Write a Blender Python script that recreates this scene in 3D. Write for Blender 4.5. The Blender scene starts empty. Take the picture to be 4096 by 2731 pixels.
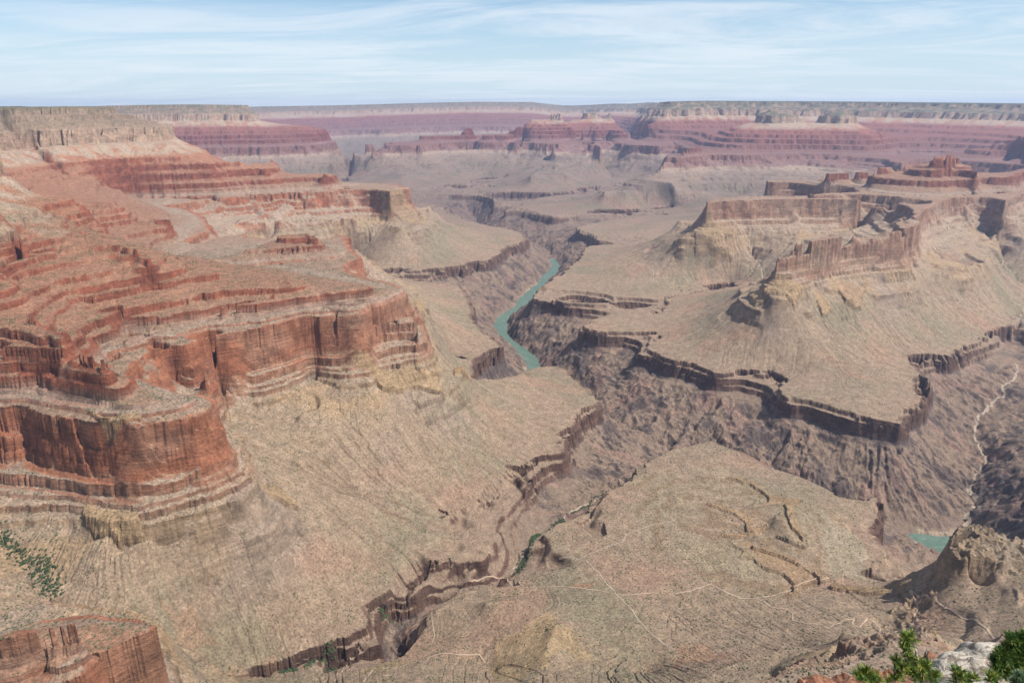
import bpy, math, random
import numpy as np
from mathutils import Vector

# ------------------------------------------------------------------ camera, sky, sun, exposure
EYE = 2045.0                      # metres above sea level, the rim viewpoint
FPX, CX, CY, HORY = 1568.0, 1176.0, 784.0, 238.0     # focal length and centre on a 2352 x 1568 frame
PITCH = math.atan((CY - HORY) / FPX)
SP, CP = math.sin(PITCH), math.cos(PITCH)
SUN_AZ = math.radians(106)        # to the right of the view axis, a little behind it
SUN_EL = math.radians(55)
S = bpy.context.scene
C = S.collection
cam_d = bpy.data.cameras.new("camera")
cam = bpy.data.objects.new("camera", cam_d)
C.objects.link(cam)
cam.location = (0, 0, EYE)
cam.rotation_euler = (math.pi / 2 - PITCH, 0, 0)
cam_d.lens = 24.0
cam_d.sensor_width = 36.0
cam_d.clip_start = 0.2
cam_d.clip_end = 120000
S.camera = cam

W = bpy.data.worlds.new("World")
S.world = W
W.use_nodes = True
nt = W.node_tree
nt.nodes.clear()


def N(tree, kind, **kw):
    n = tree.nodes.new(kind)
    for k, v in kw.items():
        if k in ('operation', 'blend_type', 'data_type', 'noise_dimensions', 'sky_type', 'sun_disc', 'sun_elevation',
                 'sun_rotation', 'air_density', 'dust_density', 'ozone_density', 'altitude', 'attribute_name',
                 'feature', 'clamp', 'vector_type', 'interpolation_type', 'invert', 'use_clamp'):
            setattr(n, k, v)
    return n


sky = N(nt, 'ShaderNodeTexSky', sky_type='NISHITA', sun_disc=False, sun_elevation=SUN_EL, sun_rotation=SUN_AZ,
        air_density=1.0, dust_density=1.2, ozone_density=1.6, altitude=2000)
tc = N(nt, 'ShaderNodeTexCoord')
sep = N(nt, 'ShaderNodeSeparateXYZ')
nt.links.new(tc.outputs['Generated'], sep.inputs[0])


def M(tree, op, a, b=None, clamp=False):
    n = tree.nodes.new('ShaderNodeMath')
    n.operation = op
    n.use_clamp = clamp
    for i, v in enumerate((a, b)):
        if v is None:
            continue
        if isinstance(v, (int, float)):
            n.inputs[i].default_value = v
        else:
            tree.links.new(v, n.inputs[i])
    return n.outputs[0]


# cirrus on a high flat layer: direction / height gives the layer's own plane coordinates
zc = M(nt, 'ADD', M(nt, 'MAXIMUM', sep.outputs[2], 0.0), 0.075)
px_ = M(nt, 'DIVIDE', sep.outputs[0], zc)
py_ = M(nt, 'DIVIDE', sep.outputs[1], zc)
cmb = N(nt, 'ShaderNodeCombineXYZ')
nt.links.new(M(nt, 'MULTIPLY', px_, 0.42), cmb.inputs[0])
nt.links.new(M(nt, 'ADD', M(nt, 'MULTIPLY', py_, 1.0), M(nt, 'MULTIPLY', px_, 0.10)), cmb.inputs[1])


def noise_node(tree, vec, scale, detail, rough, dist=0.0):
    n = tree.nodes.new('ShaderNodeTexNoise')
    n.inputs['Scale'].default_value = scale
    n.inputs['Detail'].default_value = detail
    n.inputs['Roughness'].default_value = rough
    n.inputs['Distortion'].default_value = dist
    if vec is not None:
        tree.links.new(vec, n.inputs['Vector'])
    return n.outputs[0]


def maprange(tree, v, a, b, c, d):
    n = tree.nodes.new('ShaderNodeMapRange')
    n.interpolation_type = 'SMOOTHSTEP'
    tree.links.new(v, n.inputs[0])
    for i, x in enumerate((a, b, c, d)):
        n.inputs[i + 1].default_value = x
    return n.outputs[0]


c1 = maprange(nt, noise_node(nt, cmb.outputs[0], 0.8, 9, 0.68, 1.1), 0.38, 0.64, 0.0, 1.0)
c2 = maprange(nt, noise_node(nt, cmb.outputs[0], 0.22, 3, 0.5, 0.3), 0.30, 0.56, 0.3, 1.0)
cl = M(nt, 'MULTIPLY', M(nt, 'MULTIPLY', c1, c2), 0.62, True)
sv = nt.nodes.new('ShaderNodeVectorMath'); sv.operation = 'MAXIMUM'
sv.inputs[1].default_value = (-9, -9, 0.004)
veil = maprange(nt, sep.outputs[2], 0.0, 0.18, 0.85, 0.16)
nt.links.new(tc.outputs['Generated'], sv.inputs[0])
nt.links.new(sv.outputs[0], sky.inputs[0]) if len(sky.inputs) else None
mixc = N(nt, 'ShaderNodeMix', data_type='RGBA')
nt.links.new(cl, mixc.inputs[0])
skt = nt.nodes.new('ShaderNodeVectorMath'); skt.operation = 'MULTIPLY'
skt.inputs[1].default_value = (0.92, 1.20, 1.30)
nt.links.new(sky.outputs[0], skt.inputs[0])
mixv = N(nt, 'ShaderNodeMix', data_type='RGBA')
nt.links.new(veil, mixv.inputs[0]); nt.links.new(skt.outputs[0], mixv.inputs[6]); mixv.inputs[7].default_value = (6.7, 7.9, 8.9, 1)
nt.links.new(mixv.outputs[2], mixc.inputs[6])
mixc.inputs[7].default_value = (8.8, 9.4, 10.1, 1)
bg = N(nt, 'ShaderNodeBackground')
bg.inputs[1].default_value = 0.066
nt.links.new(mixc.outputs[2], bg.inputs[0])
wo = N(nt, 'ShaderNodeOutputWorld')
nt.links.new(bg.outputs[0], wo.inputs[0])

sd = bpy.data.lights.new("sun", 'SUN')
sd.energy = 5.0
sd.angle = math.radians(0.53)
sd.color = (1.0, 0.955, 0.89)
sun = bpy.data.objects.new("sun", sd)
C.objects.link(sun)
sdir = Vector((math.sin(SUN_AZ) * math.cos(SUN_EL), math.cos(SUN_AZ) * math.cos(SUN_EL), math.sin(SUN_EL)))
sun.rotation_euler = sdir.to_track_quat('Z', 'Y').to_euler()
sun.location = (600, -300, EYE + 900)

S.view_settings.view_transform = 'Standard'
S.view_settings.look = 'None'
S.view_settings.exposure = 0.6
S.view_settings.gamma = 1
S.view_settings.use_curve_mapping = False
S.cycles.max_bounces = 5
S.cycles.diffuse_bounces = 2
S.cycles.glossy_bounces = 2
S.cycles.volume_bounces = 0
S.cycles.transparent_max_bounces = 6

# ------------------------------------------------------------------ strata: F (erosion distance) -> elevation
ANCH = np.array([(-120, 660), (0, 726), (235, 882), (243, 888), (262, 965), (300, 972), (380, 990), (520, 1046), (640, 1108), (740, 1175), (820, 1238), (890, 1306),
                 (912, 1428), (918, 1432), (965, 1456), (1210, 1690), (1360, 1780), (1378, 1880), (1470, 1940),
                 (1515, 2014), (1530, 2020), (2600, 2034), (6000, 2040)], float)
LV = {'TB': 900, 'TT': 965, 'MB': 1238, 'RB': 1306, 'RT': 1432, 'HB': 1690, 'CB': 1780, 'CT': 1880, 'KB': 1940, 'KR': 2018}


def z2F(z):
    return np.interp(z, ANCH[:, 1], ANCH[:, 0])


# finer stepped table (ledges)
rs = np.random.RandomState(5)
steps = [(-120, 660), (0, 726)]


def ledges(F0, F1, z0, z1, n, cliff, seed):
    """n benches between two anchors; cliff = share of the height taken by near-vertical risers"""
    r = np.random.RandomState(seed)
    w = r.uniform(0.5, 1.6, n); w /= w.sum()
    v = r.uniform(0.4, 1.8, n); v /= v.sum()
    f, z = F0, z0
    for i in range(n):
        df, dz = (F1 - F0) * w[i], (z1 - z0) * v[i]
        cl_ = np.clip(cliff * r.uniform(0.7, 1.25), 0.1, 0.93)
        steps.append((f + df * (0.92 if df > 12 else 0.75), z + dz * (1 - cl_)))
        steps.append((f + df, z + dz))
        f += df; z += dz


steps += [(120, 812)]
ledges(120, 235, 812, 882, 2, 0.25, 1)
steps += [(243, 888)]
ledges(243, 262, 888, 965, 3, 0.93, 2)
steps += [(300, 972)]
steps += [(380, 990), (520, 1046)]
ledges(520, 640, 1046, 1108, 1, 0.3, 3)
ledges(640, 740, 1108, 1175, 2, 0.3, 14)
ledges(740, 820, 1175, 1238, 2, 0.25, 15)
ledges(820, 890, 1238, 1306, 4, 0.75, 4)
ledges(890, 912, 1306, 1428, 3, 0.9, 6)
ledges(918, 965, 1432, 1456, 2, 0.6, 7)
ledges(965, 1210, 1456, 1690, 11, 0.74, 9)
steps += [(1360, 1780)]
ledges(1360, 1378, 1780, 1880, 2, 0.92, 10)
ledges(1378, 1470, 1880, 1940, 4, 0.45, 11)
ledges(1470, 1515, 1940, 2014, 3, 0.8, 12)
steps += [(1530, 2020), (2600, 2034), (6000, 2040)]
steps = np.array(sorted(set(steps)), float)
SUPF = np.array([(965, 1456), (1010, 1476), (1016, 1522), (1075, 1540), (1081, 1588), (1140, 1606), (1146, 1645), (1196, 1658), (1210, 1690)], float)   # massive Supai beds

# ------------------------------------------------------------------ surveyed contour lines
CROPS = {1: (0, 350), 2: (1300, 350), 3: (2696, 350), 4: (0, 1100), 5: (1300, 1100), 6: (2696, 1100), 7: (0, 1798),
         8: (1300, 1798), 9: (2696, 1798)}
CURV = 0.87 / (2 * 6371000.0)      # earth's curve less refraction
K = 1400.0 / 2352.0
OV = 2352.0 / 4096.0


def ov(c, x, y):
    x0, y0 = CROPS[c]
    return (x0 + x * K) * OV, (y0 + y * K) * OV


def ray(x, y):
    """pixel -> (tan azimuth, horizontal distance per metre of drop)"""
    dx, dy = x - CX, y - CY
    down = FPX * SP + dy * CP
    fwd = FPX * CP - dy * SP
    return np.arctan2(dx, fwd), down / np.hypot(dx, fwd)


CON = []          # (theta, ln r, F) samples


def put(th, r, z, w=1.0):
    CON.append((np.asarray(th), np.log(r), z2F(np.asarray(z, float)), w))


def dens(a, n):
    a = np.asarray(a, float)
    t = np.linspace(0, len(a) - 1, (len(a) - 1) * n + 1)
    i = np.minimum(t.astype(int), len(a) - 2)
    f = (t - i)[:, None]
    return a[i] * (1 - f) + a[i + 1] * f


def L(z, *segs, F=None):
    """a contour traced through the picture at elevation z; segs = (crop, [(x,y[,z])...])"""
    pts = []
    zz = LV.get(z, z)
    for c, ps in segs:
        for p in ps:
            X, Y = ov(c, p[0], p[1]) if c else p[:2]
            pts.append((X, Y, p[2] if len(p) > 2 else zz))
    d = dens(pts, 60)
    th, tn = ray(d[:, 0], d[:, 1])
    ok = tn > 0.003
    D = EYE - d[ok, 2]
    r = D / tn[ok]
    for _ in range(3):
        r = (D + CURV * np.minimum(r, 30000) ** 2) / tn[ok]
    put(th[ok], r, d[ok, 2] if F is None else np.interp(F, ANCH[:, 0], ANCH[:, 1]) + 0 * r)


def R(z, pts):
    """a contour set out by bearing (frame column) and distance in km; pts (column, km[,z])"""
    zz = LV.get(z, z)
    pts = [(p[0], p[1], p[2] if len(p) > 2 else zz) for p in pts]
    d = dens(pts, 60)
    th = np.arctan2(d[:, 0] - CX, FPX * CP + 350 * SP)
    put(th, d[:, 1] * 1000, d[:, 2])


# --- river (visible banks, hidden reaches) ------------------------------------------------
RIV = [(2, [(1532, 1165), (1548, 1220), (1525, 1263), (1490, 1290), (1453, 1335), (1412, 1375), (1370, 1425),
            (1325, 1490), (1278, 1520)]),
       (5, [(1225, 278), (1188, 315), (1180, 350), (1190, 395), (1228, 452), (1285, 478), (1332, 530), (1370, 568),
            (1408, 605), (1415, 650), (1500, 730), (1650, 810), (1800, 890, 748), (1950, 980, 752), (2150, 1095, 754), (2300, 1165, 754)]),
       (6, [(20, 1165, 754), (250, 1215, 754), (450, 1295, 752), (700, 1400, 750), (900, 1450, 748), (1200, 1535, 745)]),
       (9, [(1400, 505, 742), (1560, 575, 735), (1620, 605), (1730, 640), (1850, 690), (1980, 760), (2150, 850), (2400, 960), (2700, 1080)])]
L(712, *RIV)
R(748, [(1269, 6.1), (1262, 6.4), (1235, 6.6), (1180, 6.8), (1120, 7.2), (1095, 7.8), (1088, 8.6)])
RIVW = []
for c, ps in RIV:
    for p in ps:
        X, Y = ov(c, p[0], p[1])
        th, tn = ray(X, Y)
        rr = (EYE - 726) / tn
        RIVW.append((rr * math.sin(th), rr * math.cos(th)))

# --- Tapeats rims --------------------------------------------------------------------------
# long left platform
L('TT', (2, [(200, 1160), (345, 1228), (450, 1215), (600, 1225), (800, 1215), (980, 1190), (1000, 1172), (1100, 1165), (1170, 1130),
             (1230, 1085), (1270, 1055), (1335, 1040), (1355, 1015), (1330, 965), (1240, 945), (1130, 930), (1000, 890),
             (870, 850), (850, 810), (680, 775), (560, 750)]))
L(0, (2, [(200, 1200, 960), (420, 1290, 925), (700, 1310, 900), (950, 1320, 860), (1150, 1440, 780)]))
# lower left platform
L('TT', (5, [(450, 20), (640, 40), (820, 65), (940, 75), (960, 150), (985, 220), (985, 290), (1060, 360), (1150, 425),
             (1200, 480), (1120, 515), (1040, 560), (1015, 620)]))
L(0, (5, [(780, 440, 1060), (850, 520, 985), (930, 600, 935)]))
R(0, [(1058, 2.62, 930), (1093, 2.68, 880), (1140, 2.8, 800), (1190, 3.0, 750)])
# central platform, its ridge and rim
L(0, (5, [(770, 600, 1215), (880, 650, 1160), (980, 688, 1110), (1100, 705, 1055), (1250, 690, 1005), (1400, 655, 972)]))
R('TT', [(1080, 2.45), (1120, 2.52), (1170, 2.58), (1222, 2.66)])
L('TT', (5, [(1390, 640), (1440, 620), (1540, 615), (1640, 640), (1690, 665), (1730, 740),
             (1800, 780), (1900, 830), (1925, 850), (1850, 868), (1740, 900), (1710, 950), (1680, 990), (1640, 1030), (1580, 1080),
             (1530, 1120), (1570, 1160), (1600, 1180), (1500, 1210), (1400, 1240), (1310, 1290), (1310, 1370), (1250, 1400),
             (1150, 1440), (1090, 1490)]),
  (8, [(1000, 355), (950, 350), (870, 340), (800, 372), (770, 405), (785, 450), (800, 500),
       (900, 560), (1010, 590), (1080, 618), (1140, 622), (1060, 740), (880, 742), (850, 730), (700, 745), (650, 790), (630, 880),
       (600, 930), (450, 950), (380, 985), (280, 1050), (350, 1110), (410, 1160), (440, 1260), (300, 1262), (100, 1300), (0, 1325)]),
  (7, [(2150, 1325), (2000, 1385), (1880, 1435), (1700, 1470)]))
# creek bed, from the confluence up the gully to the lower left
L(0, (5, [(2330, 1180, 730), (2300, 1200, 760)]), (8, [(2100, 180, 830), (2010, 235, 850), (1800, 330, 862), (1620, 430, 872), (1560, 500, 878),
      (1400, 590, 886)]))
L(0, (8, [(1400, 590, 886), (1310, 700, 896), (1270, 820, 912), (1180, 860, 922), (960, 880, 934), (720, 960, 936), (560, 1060, 938), (440, 1120, 938), (450, 1200, 940), (480, 1290, 944)]), F=246)
L(0, (8, [(400, 1312, 950), (300, 1330, 953), (100, 1370, 957), (0, 1395, 959)]))
L(0, (7, [(2100, 1430, 950), (1900, 1480, 958), (1650, 1510, 972), (1400, 1520, 985), (1250, 1580, 1000)]))
# near side of the creek and the round hill platform
L('TT', (8, [(200, 1450), (330, 1365), (480, 1310), (540, 1270), (480, 1175), (560, 1085), (640, 1040), (740, 985), (860, 900), (1000, 850), (1200, 845), (1290, 860),
             (1370, 868), (1500, 830), (1555, 750), (1530, 640), (1500, 565), (1560, 530), (1640, 450), (1740, 400),
             (1830, 350), (1900, 280), (2060, 250), (2090, 200), (2100, 130), (2200, 80), (2300, 40)]),
  (6, [(0, 1180), (120, 1150), (250, 1125), (340, 1160), (450, 1210), (560, 1260), (700, 1330), (850, 1370), (950, 1420), (1150, 1490)]),
  (9, [(1300, 322), (1390, 328), (1410, 390), (1400, 470), (1370, 540), (1380, 600), (1390, 690), (1330, 760), (1290, 850), (1400, 885), (1500, 870),
       (1700, 830), (1850, 745), (2050, 800), (2350, 880), (2700, 950)]))
L(0, (9, [(1440, 520, 880), (1450, 640, 880), (1420, 780, 885), (1520, 820, 890)]))
# north side: big platform
L('TT', (6, [(2700, 200), (2352, 310), (2290, 345), (2220, 360), (2120, 390), (2080, 420), (1980, 445), (1930, 500), (1900, 540), (1800, 545), (1690, 532),
             (1600, 548), (1580, 580), (1680, 660), (1715, 720), (1700, 800), (1690, 870), (1560, 925), (1590, 985), (1500, 1000), (1400, 975), (1300, 950),
             (1200, 935), (1100, 910), (1000, 870), (900, 845), (800, 835), (735, 800), (715, 760), (760, 725), (700, 668),
             (650, 650), (550, 640), (400, 640), (280, 655), (250, 630), (160, 600), (0, 572)]),
  (5, [(2250, 530), (2140, 508), (2100, 500)]))
L(0, (6, [(1640, 690, 905), (1670, 740, 890), (1660, 900, 880)]))
L('TT', (5, [(2105, 498), (2150, 470), (2250, 415), (2200, 388), (2000, 375), (1850, 382), (1750, 352), (1705, 350), (1760, 310), (1850, 290),
             (2000, 268), (2150, 262), (2250, 250)]), (3, [(0, 1405), (200, 1350), (390, 1325)]))
L(0, (3, [(-60, 1450, 930), (0, 1432, 935), (200, 1385, 945), (420, 1340, 955)]))
L(0, (5, [(1720, 330, 820), (1850, 262, 880), (2100, 235, 905), (2300, 225, 925)]))
L('TT', (3, [(390, 1315), (200, 1335), (0, 1352)]), (5, [(2352, 130), (2200, 160), (1950, 148), (1900, 185), (1800, 190), (1600, 180), (1480, 150), (1390, 148), (1400, 115), (1430, 78), (1440, 62)]),
  (2, [(1500, 1290), (1570, 1260), (1640, 1225), (1670, 1182), (1700, 1160), (1690, 1130), (1760, 1070), (1840, 1060),
       (1980, 1045), (2200, 1030), (2352, 1010)]))
L(0, (2, [(1790, 1090, 900), (1900, 1075, 925), (2150, 1060, 950)]))
L('TT', (2, [(2352, 990), (2100, 1000), (1840, 1010), (1800, 985), (1720, 965), (1690, 940), (1760, 915), (1900, 890), (2100, 870), (2300, 850)]))
L(0, (2, [(1700, 920, 870), (1850, 895, 900), (2050, 872, 920), (2300, 845, 940)]))
L('TT', (2, [(2340, 805), (2240, 810), (2000, 825), (1850, 820), (1700, 840), (1530, 865), (1450, 850), (1370, 825), (1280, 810), (1200, 818),
             (1260, 800), (1400, 785), (1550, 765), (1650, 745), (1800, 715), (1900, 690), (2000, 670), (2150, 655)]))
L(0, (2, [(1200, 800, 800), (1420, 770, 860), (1600, 745, 890), (1750, 712, 915), (1900, 670, 935), (2050, 640, 950)]))
L('TT', (2, [(1960, 640), (1930, 642), (1800, 665), (1700, 680), (1600, 720), (1480, 735), (1350, 750), (1250, 765), (1140, 788), (1130, 745), (1080, 725),
             (980, 712), (880, 715), (930, 700), (1000, 690), (1090, 672), (1130, 665), (1085, 655), (990, 665)]))
L(0, (2, [(860, 725, 820), (960, 685, 900), (1000, 660, 925), (1090, 640, 950)]))
L('TT', (2, [(450, 705), (590, 690), (760, 665), (900, 655), (965, 648), (980, 620), (1090, 610), (1200, 612)]))

# --- left side: Redwall rims ----------------------------------------------------------------
L('RT', (4, [(-400, 1010, 1395), (0, 965, 1405), (150, 945, 1412), (350, 960, 1424), (520, 965, 1426), (700, 995, 1426), (900, 1010, 1426), (1100, 990, 1428), (1250, 960, 1430), (1400, 900), (1480, 862),
             (1440, 830), (1330, 800)]))
L(1256, (7, [(-400, 240, 1275), (0, 300, 1268), (100, 330, 1266), (350, 370), (560, 380), (750, 430), (900, 432), (1150, 400), (1320, 370), (1600, 300, 1252), (1712, 210, 1248)]),
  (4, [(1700, 1290, 1245), (1640, 1130, 1240), (1560, 980, 1230), (1470, 830, 1225)]))
L('RT', (4, [(850, 720), (720, 640), (720, 590), (740, 565), (800, 530), (950, 490), (1200, 455), (1370, 420), (1480, 390), (1540, 378), (1560, 355), (1700, 340),
             (1880, 312), (1930, 290), (2100, 272), (2310, 265)]), (5, [(0, 245), (130, 240), (300, 215), (400, 200), (520, 150),
             (580, 120), (600, 150), (605, 200)]))
L('RB', (5, [(605, 200), (650, 300), (690, 440)]))
L('MB', (4, [(1430, 805, 1300), (1600, 860), (1650, 870), (1970, 790), (2130, 690)]),
  (5, [(-100, 690), (0, 720), (100, 745), (300, 722), (450, 680), (620, 640), (760, 600), (750, 520), (700, 420), (690, 330), (670, 250), (640, 180)]))
L(1150, (5, [(690, 300), (650, 200), (600, 100), (520, 40)]))
# amphitheatre behind, small spur with the red hill
L('RT', (1, [(1250, 1180), (1230, 1120), (1400, 1050), (1550, 1000), (1640, 985)]))
L(1330, (1, [(1300, 1185), (1400, 1130), (1550, 1060)]))
L('RT', (1, [(1450, 1222), (1650, 1205), (1900, 1180), (2352, 1140)]), (2, [(130, 1130), (225, 1142), (180, 1090), (130, 1030), (90, 990)]),
  (1, [(2352, 1000), (2250, 985)]))
L('MB', (2, [(520, 1345), (440, 1275), (350, 1210), (260, 1140), (200, 1080)]))
L(1530, (1, [(1900, 975), (2040, 966), (2110, 985)]))
L(1474, (1, [(1650, 1095), (1900, 1090), (2150, 1060)]))
L(1462, (1, [(1300, 1160), (1500, 1150), (1800, 1130), (2250, 1090)]))
L(1200, (1, [(1700, 1040), (1900, 985), (2200, 960)]), )
# third spur
L('RT', (1, [(780, 758), (900, 745), (1200, 740), (1500, 730), (1800, 710), (2352, 682)]),
  (2, [(100, 668), (200, 665), (300, 680), (430, 702), (480, 672, 1446), (560, 667, 1448)]))
L('MB', (1, [(1160, 930, 1300), (1500, 935, 1300), (1900, 905, 1290), (2352, 880, 1270)]), (2, [(240, 885, 1235), (400, 905, 1215), (470, 930, 1215), (600, 905, 1215), (680, 840, 1220), (700, 790, 1220)]))
R('RT', [(932, 5.55), (900, 5.75), (850, 5.85), (750, 5.95), (600, 6.1)])
R('MB', [(965, 5.3), (955, 5.7), (900, 6.05), (750, 6.3), (600, 6.5)])
R(960, [(1000, 6.2), (900, 6.8), (700, 7.2), (550, 7.4)])
R(0, [(-100, 4.45, 1700), (34, 4.85, 1700), (171, 5.3, 1700), (239, 5.45, 1700), (342, 5.52, 1700), (444, 5.5, 1690), (500, 5.45, 1670), (506, 5.6, 1665)])
L(0, (1, [(1480, 482, 1645), (1520, 520, 1600), (1800, 550, 1585)]))
L(1540, (1, [(1550, 600), (1900, 580), (2180, 567), (2290, 592, 1520)]))
L(0, (2, [(0, 562, 1568), (60, 592, 1525), (120, 632, 1465)]))
R('CB', [(-100, 4.65), (0, 4.95), (100, 5.3), (205, 5.6), (308, 5.72), (403, 5.75), (428, 5.9)])
R('CT', [(-150, 4.72), (0, 5.08), (170, 5.64), (330, 5.88), (385, 5.97), (395, 6.15)])
R('KR', [(-150, 4.95), (0, 5.35), (150, 5.85), (285, 6.15), (292, 6.35), (240, 7.0), (100, 7.3), (-150, 7.0)])
R(1960, [(300, 6.2), (335, 6.2), (345, 6.3)])
R('CB', [(425, 6.2), (420, 6.9), (330, 7.7), (200, 8.1), (0, 8.0)])
R('RT', [(480, 6.9), (450, 7.4), (350, 7.9), (200, 8.5), (0, 8.9)])
R('HB', [(495, 5.6), (480, 6.3)])
R(1620, [(530, 5.6), (600, 5.7), (640, 6.0)])
R(2026, [(-100, 5.6), (100, 6.4)])
# upper left Supai
L(1632, (1, [(1000, 1110), (900, 1080), (840, 1070), (750, 1042), (600, 1037), (450, 1062), (300, 1090), (150, 1115), (60, 1170), (0, 1205), (-200, 1260)]))
L(1605, (1, [(840, 1108), (720, 1150), (550, 1180), (350, 1215), (150, 1250), (110, 1340), (0, 1380)]))
L(1585, (1, [(1030, 1182), (900, 1195), (800, 1215), (640, 1250), (400, 1300), (250, 1360)]))
L(1555, (1, [(1450, 1215), (1250, 1240), (1100, 1272), (850, 1320), (650, 1362), (370, 1425)]))
L(1528, (1, [(1940, 1290), (1800, 1262), (1650, 1290), (1300, 1335), (1100, 1375), (900, 1420), (700, 1490), (550, 1520)]))
L(1462, (4, [(1900, 200), (1500, 260), (1200, 310), (1000, 370), (850, 440)]))
L(1490, (4, [(2352, 80), (1900, 130), (1500, 160), (1100, 250)]), (5, [(300, 75)]))
L(1462, (5, [(0, 190), (200, 175), (400, 120), (520, 60)]))
L(0, (4, [(120, 60, 1590), (250, 250, 1560), (400, 370, 1530), (540, 410, 1505), (640, 460, 1480), (720, 560, 1455)]))
L(0, (4, [(-300, 360, 1565), (0, 330, 1568), (200, 310, 1575), (380, 350, 1580), (440, 372, 1580)]))
L(0, (4, [(-300, 500, 1540), (0, 475, 1545), (300, 440, 1560), (600, 452, 1575)]))
L(0, (4, [(-300, 610, 1505), (0, 580, 1512), (300, 530, 1530), (690, 560, 1545)]))
L(0, (4, [(-300, 760, 1440), (0, 750, 1448), (300, 692, 1475), (600, 680, 1490), (880, 682, 1490)]))
L(0, (4, [(-300, 930, 1415), (0, 905, 1422), (400, 870, 1440), (900, 860, 1460), (1200, 800, 1460)]))
L('RB', (4, [(870, 690), (1250, 784), (1400, 800)]))
# near-rim slopes coming in from the left
L(0, (1, [(330, 1082, 1640), (200, 1095, 1645), (0, 1170, 1650), (-200, 1240, 1650)]))
L(1705, (1, [(110, 955), (40, 890), (-60, 850)]))
L(1745, (1, [(10, 840), (-100, 800), (-300, 740)]))
L('HB', (1, [(560, 760), (370, 735), (200, 745), (0, 755)]))
L('CB', (1, [(115, 592), (0, 600), (-150, 620)]))
R(1850, [(17, 3.3), (0, 3.35), (-80, 3.3)])
L(1585, (1, [(530, 860), (400, 850), (0, 860)]))
L(1620, (1, [(750, 760), (640, 735), (400, 700)]))
L(1620, (1, [(490, 600), (300, 585), (130, 580)]))
L(1540, (1, [(1160, 890), (900, 890), (500, 945), (200, 960)]))
L(1505, (1, [(1000, 1100), (900, 1060), (800, 1030), (500, 1000)]))
L(1450, (1, [(1160, 960), (1180, 1020), (1200, 1080)]))
# bottom left valley and the red knob
L(0, (7, [(0, 620, 1212), (120, 700, 1189), (330, 1000, 1152), (360, 1120, 1133), (600, 1300, 1118), (1000, 1560, 1062)]))
L('RT', (7, [(-100, 1640), (150, 1590), (350, 1440), (560, 1395), (740, 1300), (900, 1235), (1000, 1210), (1050, 1180), (1040, 1125), (900, 1115), (600, 1125),
             (300, 1150), (0, 1225), (-300, 1290)]))
R('MB', [(-500, .60), (-200, .66), (0, .72), (100, .765), (160, .815), (200, .87), (213, .94)])
L('MB', (7, [(1280, 1570), (1270, 1480), (1130, 1290), (1075, 1190), (1070, 1140), (900, 1085), (600, 1080), (300, 1080), (0, 1170), (-300, 1220)]))
L(1480, (7, [(-200, 1330), (0, 1290), (300, 1220), (520, 1180)]))


# --- right side ------------------------------------------------------------------------------
L(0, (3, [(1640, 900, 1440), (1560, 958, 1430), (1450, 985, 1415), (1300, 1010, 1405), (1180, 1030, 1395), (1000, 1085, 1385), (900, 1108, 1380), (800, 1132, 1372), (740, 1150, 1365), (692, 1176, 1350)]))

L(0, (3, [(700, 1168, 1350), (760, 1130, 1375), (900, 1090, 1385), (1000, 1065, 1392), (1150, 1015, 1405), (1300, 985, 1415), (1450, 960, 1425), (1545, 938, 1435), (1600, 885, 1440)]))
L('MB', (3, [(610, 1360), (680, 1392), (830, 1372), (950, 1312), (1100, 1272), (1330, 1242), (1400, 1248), (1580, 1232), (1700, 1120), (1770, 1080), (1900, 1075),
             (2050, 1030), (2100, 980), (2180, 960), (2352, 990)]))
L('MB', (3, [(600, 1340), (640, 1270), (760, 1190), (900, 1150), (1100, 1090), (1300, 1030)]))
L('RT', (3, [(1700, 800), (1680, 815), (1650, 850), (1625, 870), (1640, 830), (1600, 790), (1500, 767), (1300, 750), (1100, 745), (800, 745), (500, 750), (290, 762), (215, 775)]))
L('MB', (3, [(1560, 960), (1480, 945), (1260, 940), (1100, 972), (800, 978), (500, 972), (280, 1002), (150, 998), (40, 990)]))
L('RT', (3, [(215, 765), (280, 747), (500, 730), (850, 730), (1050, 712), (1230, 697), (1350, 672)]))
R('MB', [(1562, 5.1), (1640, 5.25), (1750, 5.3), (1850, 5.35), (1925, 5.35)])
R(1130, [(1575, 5.6), (1750, 5.6), (1890, 5.65)])
R('MB', [(1765, 5.95), (1850, 6.0), (1930, 6.05)])
L('RT', (3, [(1400, 660), (1280, 655), (1180, 648), (1100, 640), (850, 622), (620, 626)]))
R('RT', [(1762, 6.2), (1850, 6.4), (1950, 6.5)])
R('MB', [(1745, 6.2), (1800, 6.6), (1930, 6.9)])
L('RT', (3, [(1700, 790), (1775, 760), (1900, 732), (2030, 712), (2055, 722), (2100, 712), (2200, 702), (2215, 760), (2290, 705), (2352, 670), (2600, 600)]))
L(1470, (3, [(1000, 610), (1200, 600), (1400, 620), (1700, 640), (2000, 650)]))
L(1515, (3, [(1010, 590), (1200, 578), (1350, 575), (1600, 595), (1900, 615), (2100, 610), (2250, 605)]))
L(1570, (3, [(1310, 558), (1450, 550), (1570, 532), (1800, 570), (1960, 565), (2060, 585)]))
L(1640, (3, [(1722, 488), (1800, 497), (1890, 486)]))
R(1640, [(2140, 6.5), (2165, 6.58), (2192, 6.5)])
L(1698, (3, [(1755, 447), (1800, 449), (1860, 446), (1865, 441), (1755, 440)]))
R('RT', [(1950, 6.5), (2060, 6.9), (2150, 7.1), (2250, 7.1)])
R(1150, [(1930, 7.3), (2100, 7.7), (2250, 8.0)])
L(1540, (3, [(2140, 590), (2300, 590), (2352, 560), (2500, 520)]))
L(1200, (3, [(1760, 1250), (1900, 1230), (2100, 1180), (2200, 1040)]))
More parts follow.
